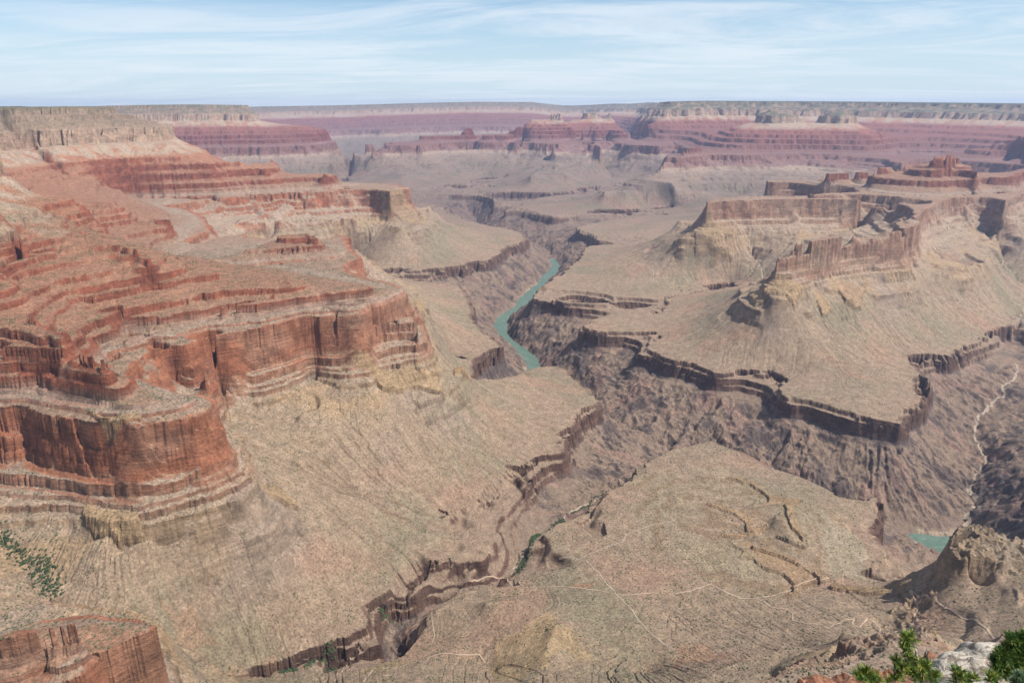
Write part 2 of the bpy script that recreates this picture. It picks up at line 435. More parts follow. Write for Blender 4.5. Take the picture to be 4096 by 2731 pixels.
L(0, (3, [(2090, 950, 1250), (2120, 1000, 1190), (2070, 1080, 1140), (2150, 1130, 1095), (2260, 1230, 1050), (2330, 1330, 1010)]))
# bay between the two right-hand Redwall ridges
L(0, (3, [(510, 1010, 1205), (520, 1100, 1128), (570, 1200, 1068), (610, 1285, 1015), (500, 1330, 982)]))
# tributary with the pale bed, right edge
TRIB = [(6, [(2700, 150, 1000), (2352, 275, 930), (2300, 420, 900), (2315, 560, 885), (2310, 640, 872), (2280, 700, 862), (2210, 745, 852), (2212, 815, 842),
         (2110, 895, 825), (2040, 960, 812), (2025, 1040, 800), (2050, 1140, 787), (2110, 1250, 772), (2050, 1330, 760), (1985, 1440, 748)]),
     (9, [(1990, 320, 742), (2045, 395, 737), (1980, 420, 733), (1962, 480, 729), (1985, 575, 724), (2000, 700, 718)])]
L(0, *TRIB)
L('TT', (6, [(2800, 500), (2700, 700), (2600, 900), (2600, 1200)]), (9, [(2600, 300), (2700, 500)]))
L(850, (6, [(2352, 700), (2352, 900), (2300, 1150), (2300, 1400)]))
# near right spur with trail
L(1150, (9, [(2600, 640), (2352, 620), (2200, 600), (2040, 572), (1900, 600), (1850, 660), (1860, 740), (1960, 770), (2060, 700)]))
L(1153, (9, [(1930, 650), (2040, 640), (2150, 670), (2230, 700)]))
L(1140, (9, [(2100, 760), (2250, 800), (2352, 850)]))
L(1100, (9, [(1820, 850), (1950, 900), (2100, 960)]))
L(1090, (9, [(1790, 830), (1850, 800), (1980, 800)]))
L(1035, (9, [(1620, 840), (1540, 900), (1590, 1050)]))

L(1010, (9, [(1150, 1090), (1300, 1080), (1480, 1000)]))
L(1030, (9, [(1480, 1220), (1300, 1130), (1100, 1170), (1000, 1190)]))
L(1040, (9, [(1520, 1220), (1640, 1070)]))
L(1150, (9, [(2500, 1000), (2352, 1250), (2200, 1400)]))
L(1118, (9, [(2200, 1000), (2100, 1250), (2000, 1400)]))
L(1215, (9, [(2700, 800), (2600, 1300), (2500, 1500)]))
# cross ridges on the round hill (yellow caps)
L(1000, (9, [(540, 340), (720, 340), (860, 420), (910, 600), (800, 700), (600, 640), (510, 480), (540, 340)]))
L(1016, (9, [(680, 430), (740, 480), (790, 600)]))




L(985, (9, [(0, 480), (300, 540), (480, 570), (620, 520)]))
L(985, (9, [(0, 290), (200, 320), (560, 370), (700, 330)]))

L(985, (9, [(0, 960), (400, 1000), (760, 940), (1050, 860), (1400, 950)]))
L(1035, (8, [(1080, 1020), (1300, 1000), (1550, 1080)]))
L(1060, (8, [(1560, 1160), (1500, 1300), (1450, 1500)]))
L(1000, (8, [(300, 1480), (700, 1400), (1000, 1380), (1150, 1480)]))
L(1000, (8, [(1000, 960), (900, 1000), (750, 1060)]))
L(1010, (8, [(1800, 1100), (2000, 1350), (2200, 1500)]))
L(985, (8, [(1650, 930), (1850, 890), (2100, 950), (2352, 1100)]))
L(1060, (9, [(100, 1480), (400, 1400), (700, 1450)]))
# near Redwall pinnacles, bottom right
L(0, (9, [(1075, 1450, 1385), (1110, 1360, 1405), (1220, 1312, 1415), (1400, 1330, 1420), (1500, 1270, 1428), (1640, 1225, 1436), (1735, 1215, 1440)]))
L(0, (9, [(1690, 1340, 1480), (1790, 1360, 1495), (1880, 1430, 1470), (1900, 1500, 1480)]))
L(1495, (9, [(850, 1520), (1000, 1490), (1150, 1530), (1400, 1545), (1600, 1550)]))
L(1400, (9, [(1050, 1480), (1300, 1430), (1550, 1380)]))
L('MB', (9, [(500, 1700), (800, 1590), (1000, 1470), (1060, 1340), (1200, 1290), (1450, 1235), (1600, 1200), (1760, 1190), (1820, 1300), (2000, 1420), (2200, 1500)]))


# --- far ridges (bearing column, km) ------------------------------------------------------------
R('KR', [(150, 12.4), (290, 12.5), (400, 12.5), (500, 12.5), (575, 12.55), (590, 12.8), (560, 13.2), (400, 14.5), (100, 15.0)])
R('CB', [(150, 12.0), (250, 12.1), (400, 12.1), (520, 12.1), (605, 12.2), (622, 12.6), (600, 13.1), (500, 13.9)])
R('HB', [(200, 11.7), (430, 11.7), (560, 11.8), (700, 12.1), (762, 12.4), (765, 12.8), (700, 13.1), (600, 13.3)])
R('RT', [(330, 11.3), (600, 11.35)])
R('RT', [(600, 11.35), (660, 11.4), (720, 11.6), (770, 12.0), (792, 12.5), (782, 13.1), (700, 13.5), (600, 13.8)])
R('TT', [(500, 9.4), (600, 9.4), (700, 9.8), (790, 10.8), (828, 12.4), (835, 14.0), (780, 14.9)])
R(850, [(500, 8.4), (700, 8.9), (760, 9.4)])
R(850, [(950, 15.0), (800, 15.5), (600, 15.5)])
# far rim
R('TT', [(600, 16.2), (850, 16.0), (1000, 16.0), (1200, 16.4), (1450, 16.4)])
R('RT', [(560, 17.6), (700, 18.0), (800, 18.8), (900, 18.2), (1000, 18.6), (1150, 18.4), (1320, 18.8), (1420, 18.0)])
R('HB', [(560, 20.0), (700, 20.4), (900, 20.6), (1100, 20.6), (1330, 21.0), (1480, 20.6)])
R('CB', [(560, 20.8), (700, 21.4), (900, 21.6), (1100, 21.6), (1280, 21.8), (1330, 22.6), (1400, 22.0), (1550, 21.8)])
R('KR', [(560, 21.8), (620, 22.4), (900, 22.6), (1100, 22.6), (1240, 22.8), (1290, 24.5), (1320, 25.5), (1345, 23.5), (1400, 22.9), (1560, 22.8)])
R(2030, [(560, 25.8), (1700, 25.8)])
# middle distance ridge with red caps
L('RT', (2, [(310, 392), (450, 387), (640, 387), (700, 377), (900, 367), (1100, 362), (1300, 372), (1330, 362), (1550, 387), (1600, 362), (1700, 352), (1790, 350), (1850, 400)]))
L(0, (2, [(50, 500, 1225), (120, 470, 1238), (300, 455, 1280)]))

R('RT', [(850, 11.6), (900, 12.2), (1060, 13.0)])
R(1530, [(968, 12.3), (1000, 12.3), (1100, 12.35), (1160, 12.35), (1180, 12.5)])
R(1550, [(968, 12.45), (1060, 12.7), (1180, 12.9)])
R(1700, [(1074, 12.5), (1084, 12.5)])
R(1640, [(1175, 12.9), (1240, 12.8), (1310, 13.0), (1420, 13.2)])
R(1790, [(1222, 13.15), (1290, 13.15)])
R(1815, [(1312, 13.9), (1345, 13.8), (1400, 13.9)])
R(1620, [(1180, 13.7), (1300, 14.5), (1420, 14.7)])
R('TT', [(850, 12.9), (950, 13.6), (1100, 14.3), (1250, 15.0), (1450, 15.2)])
R(1560, [(1428, 13.1), (1440, 13.5)])
L(1200, (2, [(1500, 480), (1550, 520), (1600, 500)]))
L(1100, (2, [(450, 560), (520, 580), (600, 560)]))
L(0, (2, [(1320, 420, 1260), (1290, 500, 1150), (1230, 590, 1020)]))
L(0, (2, [(1780, 420, 1300), (1850, 500, 1150), (1900, 570, 1040), (1950, 620, 980)]))
L(1130, (2, [(1380, 600), (1440, 560), (1550, 550), (1620, 580)]))
# butte group right of centre
L('RT', (2, [(1880, 352), (1900, 350), (2040, 385), (2130, 390), (2240, 395), (2352, 385)]), (3, [(50, 400)]))
L('RT', (2, [(2265, 480), (2300, 458), (2352, 445)]), (3, [(20, 470), (100, 462), (300, 455), (500, 452), (850, 447), (1000, 447), (1200, 457), (1350, 467), (1460, 462), (1480, 500)]))
R('RT', [(2060, 8.9), (2080, 9.6), (2040, 11.0)])
L(1130, (2, [(1870, 700), (1950, 692), (2010, 700)]))
L(1225, (2, [(2070, 600), (2352, 640)]))
L(1100, (3, [(200, 690), (330, 720)]))
L(0, (3, [(460, 590, 1230), (420, 660, 1150), (470, 700, 1080), (420, 740, 1040)]))
L(1500, (3, [(70, 425), (300, 405), (600, 402), (900, 400), (1260, 410)]))
R('HB', [(1668, 10.7), (1800, 10.6), (1975, 10.7), (2000, 11.1)])
R('CB', [(1695, 11.2), (1760, 11.1), (1850, 11.2), (1925, 11.2), (1940, 11.5), (1850, 11.7), (1730, 11.6)])
R(1942, [(1742, 11.35), (1755, 11.4), (1780, 11.4)])
R(1930, [(1885, 11.4), (1900, 11.45), (1918, 11.45)])
R(1590, [(1560, 12.2), (1700, 12.5), (1850, 12.5), (2020, 12.3), (2150, 11.9)])
# north rim
R('HB', [(1480, 12.7), (1560, 12.9), (1700, 13.1), (1850, 13.2), (2000, 13.1), (2200, 12.9), (2500, 12.5)])
R('CB', [(1500, 13.0), (1600, 13.2), (1700, 13.5), (1850, 13.7), (2000, 13.6), (2200, 13.4), (2500, 13.0)])
R('KR', [(1530, 13.35), (1600, 13.55), (1700, 14.0), (1850, 14.4), (2000, 14.3), (2200, 14.2), (2500, 13.8)])
R('CB', [(1490, 13.1), (1478, 14.0), (1470, 15.5), (1460, 18.0)])
R('KR', [(1522, 13.4), (1512, 14.5), (1505, 16.0), (1500, 19.0)])
R('RT', [(1465, 12.6), (1445, 13.8), (1430, 15.0)])
L('RT', (3, [(1470, 440), (1600, 430), (1750, 432), (1900, 440), (2050, 450)]))
R(1150, [(2030, 8.7), (2120, 8.8), (2200, 8.9), (2280, 9.0)])
L('RT', (3, [(2600, 560), (2352, 500), (2260, 488), (2230, 500)]))
R(1690, [(2400, 9.3), (2352, 9.6), (2300, 10.4)])
R(2050, [(1540, 17), (2500, 17)])
R(2030, [(1540, 25.8), (2500, 25.8)])
# apron from the rim below the viewpoint
for rr, z in ((330, 1560), (430, 1420), (500, 1340)):
    put(np.linspace(-0.95, 0.95, 200), np.full(200, float(rr)), np.full(200, float(z)))
put(np.linspace(-0.35, 0.22, 120), np.full(120, 640.0), np.full(120, 1230.0))

# ------------------------------------------------------------------ solve the erosion field
TH0, TH1 = -0.93, 0.93
R0, R1 = 330.0, 26500.0
LR0, LR1 = math.log(R0), math.log(R1)


def membrane(h):
    """fill a log-polar grid of spacing h from the contour samples, coarse to fine"""
    sizes = [h * 2 ** k for k in (5, 4, 3, 2, 1, 0)]
    F = None
    for s in sizes:
        nx, ny = int((TH1 - TH0) / s) + 2, int((LR1 - LR0) / s) + 2
        acc = np.zeros(ny * nx); wgt = np.zeros(ny * nx)
        for th, lr, f, w in CON:
            i = np.rint((th - TH0) / s).astype(int)
            j = np.rint((lr - LR0) / s).astype(int)
            ok = (i >= 0) & (i < nx) & (j >= 0) & (j < ny)
            k = (j * nx + i)[ok]
            np.add.at(acc, k, (f * np.ones_like(th))[ok] * w)
            np.add.at(wgt, k, w)
        mask = (wgt > 0).reshape(ny, nx)
        val = (acc / np.maximum(wgt, 1e-9)).reshape(ny, nx)
        if F is None:
            F = np.full((ny, nx), val[mask].mean())
            it = 2500
        else:
            yy = np.linspace(0, F.shape[0] - 1, ny); xx = np.linspace(0, F.shape[1] - 1, nx)
            F = bil(F, yy[:, None] + 0 * xx[None], xx[None] + 0 * yy[:, None])
            it = {1: 600, 2: 400, 3: 220, 4: 110, 5: 60}[sizes.index(s)]
        F[mask] = val[mask]
        for _ in range(it):
            G = np.empty_like(F)
            P_ = np.pad(F, 1, mode='edge')
            G = 0.25 * (P_[:-2, 1:-1] + P_[2:, 1:-1] + P_[1:-1, :-2] + P_[1:-1, 2:])
            G[mask] = val[mask]
            F = G
    return F


def bil(A, y, x):
    y = np.clip(y, 0, A.shape[0] - 1.001); x = np.clip(x, 0, A.shape[1] - 1.001)
    j = y.astype(np.int32); i = x.astype(np.int32)
    fy = (y - j).astype(A.dtype); fx = (x - i).astype(A.dtype)
    a = A.ravel(); w = A.shape[1]; k = j * w + i
    return (a[k] * (1 - fx) + a[k + 1] * fx) * (1 - fy) + (a[k + w] * (1 - fx) + a[k + w + 1] * fx) * fy


PERM = np.random.RandomState(11).permutation(256).astype(np.int32)
GX = np.cos(np.arange(256) * 2 * np.pi / 256 * 37).astype(np.float32)
GY = np.sin(np.arange(256) * 2 * np.pi / 256 * 37).astype(np.float32)


def noise(x, y, wl, seed=0):
    """gradient noise, about -1..1, of wavelength wl metres"""
    x = x / wl + seed * 17.31 + 500; y = y / wl + seed * 9.77 + 500
    xi = np.floor(x).astype(np.int32); yi = np.floor(y).astype(np.int32)
    fx = (x - xi).astype(np.float32); fy = (y - yi).astype(np.float32)
    u = fx * fx * fx * (fx * (fx * 6 - 15) + 10); v = fy * fy * fy * (fy * (fy * 6 - 15) + 10)
    A = PERM[xi & 255]; B = PERM[(xi + 1) & 255]

    def g(h, dx, dy):
        return GX[h] * dx + GY[h] * dy
    n00 = g(PERM[(A + yi) & 255], fx, fy); n10 = g(PERM[(B + yi) & 255], fx - 1, fy)
    n01 = g(PERM[(A + yi + 1) & 255], fx, fy - 1); n11 = g(PERM[(B + yi + 1) & 255], fx - 1, fy - 1)
    return ((n00 * (1 - u) + n10 * u) * (1 - v) + (n01 * (1 - u) + n11 * u) * v) * 1.5


def sm(a, b, x):
    t = np.clip((x - a) / (b - a), 0, 1)
    return t * t * (3 - 2 * t)


H = 0.0021
F = membrane(H * 2)
ny0, nx0 = F.shape
yy = np.arange(0, ny0 - 1, 0.5); xx = np.arange(0, nx0 - 1, 0.5)
F = bil(F, yy[:, None] + 0 * xx[None], xx[None] + 0 * yy[:, None])
ny, nx = F.shape
TH = TH0 + np.arange(nx) * H
RR = np.exp(LR0 + np.arange(ny) * H)
X = (RR[:, None] * np.sin(TH)[None]).astype(np.float64)
Y = (RR[:, None] * np.cos(TH)[None]).astype(np.float64)


def blur(A, n):
    for ax in (0, 1):
        for _ in range(2):
            P_ = np.pad(A, [(n, n + 1) if a == ax else (0, 0) for a in (0, 1)], mode='edge')
            c_ = np.cumsum(P_, axis=ax)
            if ax == 0:
                A = (c_[2 * n + 1:] - c_[:-2 * n - 1]) / (2 * n + 1)
            else:
                A = (c_[:, 2 * n + 1:] - c_[:, :-2 * n - 1]) / (2 * n + 1)
    return A


gy, gx = np.gradient(F)
G = np.hypot(gx, gy) / (RR[:, None] * H)
G = np.clip(blur(np.minimum(G, 2.0), 5), 0.06, 1.4)
far = sm(5000, 14000, RR)[:, None]
amp = np.minimum(G, 1.0)
F = F + amp * (1 + 1.6 * far) * (22 * noise(X, Y, 420, 1) + 13 * noise(X, Y, 180, 2) + 9 * noise(X, Y, 85, 3)
                                 + 30 * far * noise(X, Y, 1100, 4) - 45 * far * np.maximum(0, noise(X, Y, 520, 43)))

# streaks that run straight downslope (talus, debris chutes): noise smeared along the fall line
gy, gx = np.gradient(blur(F, 3))
gl = np.hypot(gx, gy) + 1e-6
ux, uy = (gx / gl).astype(np.float32), (gy / gl).astype(np.float32)
rn = np.random.RandomState(3).normal(size=F.shape).astype(np.float32)
rn = rn + 1.6 * blur(np.random.RandomState(4).normal(size=F.shape), 1).astype(np.float32)
jj, ii = np.meshgrid(np.arange(ny, dtype=np.float32), np.arange(nx, dtype=np.float32), indexing='ij')
STR = rn.copy()
for sg in (1, -1):
    pj, pi = jj.copy(), ii.copy()
    for k in range(16):
        k0 = np.clip(pj + 0.5, 0, ny - 1).astype(np.int32) * nx + np.clip(pi + 0.5, 0, nx - 1).astype(np.int32)
        pj += sg * 1.3 * uy.ravel()[k0]; pi += sg * 1.3 * ux.ravel()[k0]
        k0 = np.clip(pj + 0.5, 0, ny - 1).astype(np.int32) * nx + np.clip(pi + 0.5, 0, nx - 1).astype(np.int32)
        STR += rn.ravel()[k0] * (1 - k / 17)
STR = (STR / STR.std()).astype(np.float32)
F = F + 1.7 * STR * np.clip(G, 0.1, 1.0) * sm(-0.35, 0.5, noise(X, Y, 210, 42))

# drainage: every cell sheds to its lowest neighbour; streams bite back into the field
for rnd in range(2):
    Fj = F + 2.6 * noise(X, Y, 27, 30 + rnd) + 1.6 * noise(X, Y, 12, 33 + rnd)
    best = np.zeros((ny, nx)); rec = np.arange(ny * nx).reshape(ny, nx).copy()
    for dj, di in ((-1, 0), (1, 0), (0, -1), (0, 1), (-1, -1), (-1, 1), (1, -1), (1, 1)):
        Q = np.full((ny, nx), 1e9)
        ja, jb = max(0, -dj), ny - max(0, dj); ia, ib = max(0, -di), nx - max(0, di)
        Q[ja:jb, ia:ib] = Fj[ja + dj:jb + dj, ia + di:ib + di]
        s_ = (Fj - Q) / math.hypot(dj, di)
        m = s_ > best
        best[m] = s_[m]
        rec[m] = (np.arange(ny * nx).reshape(ny, nx) + dj * nx + di)[m]
    order = np.argsort(-Fj.ravel()).tolist()
    recl = rec.ravel().tolist()
    acc = ((RR * H) ** 2)[:, None].repeat(nx, 1).ravel().tolist()
    for k in order:
        q = recl[k]
        if q != k:
            acc[q] += acc[k]
    ACC = np.array(acc).reshape(ny, nx)
    inc = np.clip(np.log10(ACC / 500.0), 0, 3.2)
    inc = inc ** 1.25
    inc = 0.5 * inc + 0.5 * blur(inc, 1)
    F = F - (7.5 - 2.5 * rnd) * inc * np.clip(G, 0.12, 1.2) * (1 + 1.0 * far)
    F = np.maximum(F, -60)
WASH = blur(np.clip(np.log10(ACC / 2500.0), 0, 3) / 3, 1)
WASH2 = np.clip(np.log10(ACC / 300.0), 0, 2.2) / 2.2
WASH2 = 0.4 * WASH2 + 0.6 * blur(WASH2, 1)
F = F.astype(np.float32)


def uplift(th, r):
    """gentle warp of the far strata so that the far rims rise and dip as seen"""
    col = CX + np.tan(th) * (FPX * CP + 350 * SP)
    a = np.interp(col, [560, 620, 800, 950, 1100, 1220, 1290, 1330, 1400, 1480], [-60, -40, 0, 65, 110, 100, -10, 0, 55, 45])
    b = np.interp(col, [1430, 1600, 1900, 2352, 2600], [60, 78, 60, 20, 10])
    wa = sm(13000, 21000, r) * (1 - sm(1470, 1500, col))
    wb = sm(10800, 13500, r) * sm(1430, 1500, col)
    m2 = np.interp(col, [250, 300, 450, 560, 640], [0, 12, 22, 18, 0]) * sm(11000, 12200, r) * (1 - sm(15000, 16500, r))
    return a * wa + b * wb + m2 - CURV * r * r


ANCH2 = np.array([(820, 1238), (850, 1285), (880, 1342), (902, 1392), (918, 1432)], float)    # broken, talus-choked wall


def elev(Fv, xw, yw, stepm):
    zs = np.interp(Fv, ANCH[:, 0], ANCH[:, 1])
    zt = np.interp(Fv, steps[:, 0], steps[:, 1])
    z = zs + (zt - zs) * stepm
    k = sm(0.0, 0.45, noise(xw, yw, 330, 40) + 0.5 * noise(xw, yw, 110, 41)) * 0.75
    fw = sm(4200, 6500, np.hypot(xw, yw))
    m2_ = (Fv > 965) & (Fv < 1210)
    z = np.where(m2_, z + (np.interp(Fv, SUPF[:, 0], SUPF[:, 1]) - z) * fw, z)
    m = (Fv > 820) & (Fv < 918)
    return np.where(m, z + (np.interp(Fv, ANCH2[:, 0], ANCH2[:, 1]) - z) * k, z)


# ------------------------------------------------------------------ adaptive rows (finer where it is steep or near)
z0 = elev(F, X, Y, 1.0)
dz = np.abs(np.diff(z0, axis=0)); dr = np.diff(RR)[:, None]
Rm = RR[:-1, None]
dep = np.clip((EYE - z0[:-1]) / Rm, 0.004, 3)
scr = H * dep / (1 + dep ** 2) + dz / Rm / (1 + dep ** 2)      # apparent angle of the step
met = np.hypot(dr, dz) / Rm
wgt = np.hypot(scr * 1.0, met * 0.30)
wgt = blur(wgt, 5)
P_ = np.pad(wgt, ((0, 0), (45, 46)), mode='edge')
for _ in range(2):
    c_ = np.cumsum(P_, axis=1)
    wgt = (c_[:, 91:] - c_[:, :-91]) / 91
    P_ = np.pad(wgt, ((0, 0), (45, 46)), mode='edge')
tzt = np.gradient(blur(z0, 1), axis=1) / (RR[:, None] * H)
cum = np.vstack([np.zeros((1, nx)), np.cumsum(wgt, axis=0)])
NR = 2700
DTH = 0.00125
NC = int((TH1 - TH0 - 0.01) / DTH)
thc = TH0 + 0.005 + np.arange(NC) * DTH
cumc = bil(cum, (np.arange(ny)[:, None] + 0.0 * thc[None]), ((thc - TH0) / H)[None] + 0.0 * np.arange(ny)[:, None])
JY = np.empty((NR, NC), np.float32)
for c in range(NC):
    JY[:, c] = np.interp(np.linspace(0, cumc[-1, c], NR), cumc[:, c], np.arange(ny))
IX = np.broadcast_to(((thc - TH0) / H)[None].astype(np.float32), JY.shape)
Rf = np.exp(LR0 + JY.astype(np.float64) * H)
Xf = Rf * np.sin(thc)[None]; Yf = Rf * np.cos(thc)[None]
Ff = bil(F, JY, IX)
Gf = bil(G.astype(np.float32), JY, IX)
Wf = bil(WASH.astype(np.float32), JY, IX)
W2 = bil(WASH2.astype(np.float32), JY, IX)
Sf = bil(STR, JY, IX)
near = 1 - sm(4000, 9000, Rf)
Z0_ = np.interp(Ff, ANCH[:, 0], ANCH[:, 1])
n1 = noise(Xf + 0.35 * Z0_, Yf - 0.3 * Z0_, 46, 5); n2 = noise(Xf + 0.6 * Z0_, Yf + 0.5 * Z0_, 23, 6); n3 = noise(Xf - 0.6 * Z0_, Yf + 0.4 * Z0_, 11, 7)
cliffy = np.clip(np.interp(Ff, [-100, 0, 10, 230, 240, 275, 300, 780, 820, 880, 930, 980, 1230, 1340, 1400, 1530, 1560],
                           [0.1, 0.1, 1.6, 1.6, 1.0, 1.0, 0.25, 0.35, 0.8, 0.65, 0.6, 0.8, 0.6, 0.8, 1.0, 1.0, 0.4]), 0, 2)
ridg = (0.45 - np.abs(noise(Xf, Yf, 62, 8))) * 2
Ff = Ff + np.clip(Gf, 0.1, 1) * cliffy * (0.5 + 0.5 * (1 - sm(-300, 900, Xf))) * (9 * noise(Xf, Yf, 120, 19) + 7 * n1 * (1 + far.mean()) + 5 * n2 + 2.5 * n3 * near - 6 * np.clip(ridg, 0, 1) * sm(-.1, .35, noise(Xf, Yf, 240, 9)))
big = noise(Xf, Yf, 700, 12)
mN = noise(Xf, Yf, 260, 10) + 0.6 * noise(Xf, Yf, 90, 11)
ba = sm(500, 540, Ff) * (1 - sm(790, 830, Ff))              # Bright Angel slope: ledges only here and there
gorge = 1 - sm(235, 245, Ff)
sup = sm(950, 970, Ff) * (1 - sm(1200, 1215, Ff))
stepm = np.where(ba > 0, 1 - ba * (1 - sm(0.12, 0.34, mN)), 1.0)
stepm = np.where(gorge > 0.5, sm(-0.1, 0.3, mN), stepm)
stepm = stepm * (1 - sup * 0.55 * sm(0.15, 0.6, -mN))
Zs = elev(Ff, Xf, Yf, stepm)


def poly(c, pts, z):
    q = []
    for p in pts:
        th_, tn_ = ray(*ov(c, *p))
        r_ = (EYE - z) / tn_
        q.append((r_ * math.sin(th_), r_ * math.cos(th_)))
    return np.array(q)


def inside(q, rag):
    x0, y0 = q.min(0) - 40; x1, y1 = q.max(0) + 40
    k = np.where((Xf.ravel() > x0) & (Xf.ravel() < x1) & (Yf.ravel() > y0) & (Yf.ravel() < y1))[0]
    x = Xf.ravel()[k] + rag * noise(Xf.ravel()[k], Yf.ravel()[k], 45, 71); y = Yf.ravel()[k] + rag * noise(Xf.ravel()[k], Yf.ravel()[k], 45, 72)
    x = x + 0.4 * rag * noise(x, y, 13, 73); y = y + 0.4 * rag * noise(x, y, 13, 74)
    ins = np.zeros(len(k), bool)
    n = len(q)
    for i in range(n):
        xa, ya = q[i]; xb, yb = q[(i + 1) % n]
        if ya == yb:
            continue
        ins ^= ((ya > y) != (yb > y)) & (x < (xb - xa) * (y - ya) / (yb - ya) + xa)
    return k[ins]


# the near bank of the side creek is a rounded slope instead of a cliff
kb = inside(poly(8, [(0, 1400), (300, 1345), (480, 1292), (452, 1200), (442, 1122), (560, 1062), (720, 962), (960, 882), (1180, 862), (1265, 835),
                     (1300, 1000), (1000, 1080), (800, 1200), (640, 1340), (480, 1560), (0, 1700)], 935), 3)
fb = Ff.ravel()[kb]
Zs.ravel()[kb] = np.where(fb < 330, np.interp(fb, [150, 235, 243, 262, 300, 330], [820, 880, 889, 915, 955, 976]), Zs.ravel()[kb])
kc = np.where((Rf < 1900) & (Xf < 250) & (Ff > 150) & (Ff < 330))
wc = sm(0.02, 0.32, noise(Xf[kc], Yf[kc], 190, 44) + 0.35 * noise(Xf[kc], Yf[kc], 60, 45)) * 0.85
Zs[kc] = Zs[kc] * (1 - wc) + wc * np.interp(Ff[kc], [150, 235, 250, 262, 300, 330], [820, 885, 905, 930, 962, 978])
# loose relief
W2c = sm(960, 975, Zs) * (1 - sm(1225, 1240, Zs)) * np.clip(1.4 - Rf / 9000, 0.2, 1)
Zsub = -6.5 * W2c * W2 ** 1.6
Zf = Zs + Zsub + near * (0.9 * noise(Xf, Yf, 14, 13) + 1.2 * noise(Xf, Yf, 40, 14)) * np.clip(1.3 - gorge, 0.3, 1)
Zf = Zf + gorge * sm(0, 40, Ff) * (26 * (0.35 - np.abs(noise(Xf + 15 * n1, Yf, 90, 15))) + 12 * (0.35 - np.abs(noise(Xf, Yf + 8 * n2, 38, 16))) + 16 * noise(Xf, Yf, 170, 17) + 2.2 * Sf) * (1 - sm(215, 240, Ff))
CAPM = np.zeros_like(Zf); STN = []


def cap(c, pts, z, lift, colr, rag=8):
    '''a resistant bed standing as a bench, flush uphill and a small cliff downhill'''
    k = inside(poly(c, pts, z), rag)
    if len(k) < 4:
        return
    zf = Zf.ravel()
    zt = np.percentile(zf[k], 70) + lift
    zf[k] = np.maximum(zf[k], np.minimum(zt, zf[k] + (8 if c == 9 else 14)) - 0.15 * np.abs(noise(Xf.ravel()[k], Yf.ravel()[k], 12, 75)) * 10)
    STN.append((k, colr, 0.8))


OR = (.42, .27, .15)
cap(9, [(200, 335), (330, 355), (450, 400), (525, 450), (525, 495), (650, 485), (560, 550), (430, 565), (300, 555), (500, 520), (470, 470), (380, 410)], 1000, 5, OR)
cap(9, [(340, 130), (430, 132), (560, 190), (640, 265), (740, 288), (870, 290), (830, 345), (720, 335), (560, 372), (620, 330), (645, 300), (600, 240), (520, 180)], 1005, 4, OR)
cap(9, [(752, 345), (792, 338), (805, 430), (855, 530), (880, 585), (800, 525), (778, 480), (760, 400)], 1012, 12, (.44, .28, .14), 4)
cap(9, [(385, 585), (530, 580), (560, 620), (680, 680), (850, 740), (950, 800), (1010, 838), (930, 842), (800, 940), (760, 940), (830, 860), (760, 790), (640, 765), (580, 740), (550, 690), (440, 680), (460, 630)], 1010, 5, (.38, .24, .14))
cap(9, [(530, 590), (700, 640), (850, 700), (960, 760), (1010, 835), (900, 740), (700, 660), (540, 610)], 1020, 12, (.40, .27, .16), 4)
cap(9, [(690, 540), (780, 545), (910, 605), (800, 590)], 1020, 8, (.30, .24, .18), 4)
cap(9, [(1060, 865), (1240, 895), (1510, 885), (1500, 960), (1420, 975), (1250, 950), (1080, 905)], 1010, 10, (.34, .24, .14))
cap(9, [(1840, 640), (1900, 600), (2030, 565), (2100, 600), (2200, 690), (2060, 700), (1960, 770), (1870, 740)], 1140, 7, (.36, .27, .18))
cap(9, [(1510, 890), (1620, 830), (1640, 900), (1590, 1060), (1500, 1000)], 1038, 9, (.34, .25, .16))
YL = (.43, .31, .185)
cap(5, [(110, 930), (280, 932), (400, 962), (540, 915), (640, 890), (790, 885), (765, 838), (640, 850), (520, 878), (380, 900), (250, 912)], 1120, 4, YL)
cap(5, [(870, 745), (985, 690), (975, 665), (900, 680), (870, 700)], 1130, 10, (.42, .27, .15), 5)
cap(5, [(560, 330), (650, 355), (690, 330), (650, 235), (590, 220)], 1180, 8, YL, 5)
cap(7, [(650, 850), (760, 930), (870, 950), (1030, 905), (1000, 862), (760, 830), (660, 800)], 1100, 5, YL)
cap(7, [(1730, 600), (1800, 560), (1900, 522), (2020, 480), (2010, 452), (1900, 480), (1780, 555)], 1100, 5, YL)
cap(7, [(740, 480), (900, 560), (1100, 545), (1080, 520), (900, 530)], 1170, 5, YL, 5)
cap(6, [(480, 228), (540, 292), (700, 302), (800, 322), (850, 262), (700, 256), (560, 248), (500, 220)], 1110, 8, YL)
cap(6, [(1050, 160), (1140, 150), (1270, 155), (1265, 205), (1160, 212)], 1140, 6, (.40, .28, .18))
cap(6, [(910, 240), (980, 232), (1060, 265), (1000, 290)], 1120, 5, YL, 5)
cap(2, [(335, 978), (400, 1012), (520, 1018), (690, 1002), (680, 982), (500, 990)], 1090, 8, (.38, .28, .18))
cap(2, [(675, 860), (770, 835), (860, 828), (862, 850), (700, 872)], 1080, 10, (.38, .28, .18))
cap(2, [(770, 925), (900, 905), (985, 898), (985, 918), (800, 940)], 1040, 8, (.38, .28, .18))
cap(3, [(0, 1072), (120, 1082), (300, 1072), (410, 1076), (400, 1100), (200, 1104), (0, 1092)], 1130, 8, (.38, .28, .18))
cap(3, [(120, 1110), (400, 1110), (400, 1150), (140, 1150)], 1100, 5, (.38, .28, .18), 6)
cap(3, [(1750, 1248), (1890, 1242), (1900, 1275), (1780, 1280)], 1110, 8, (.36, .24, .17), 4)
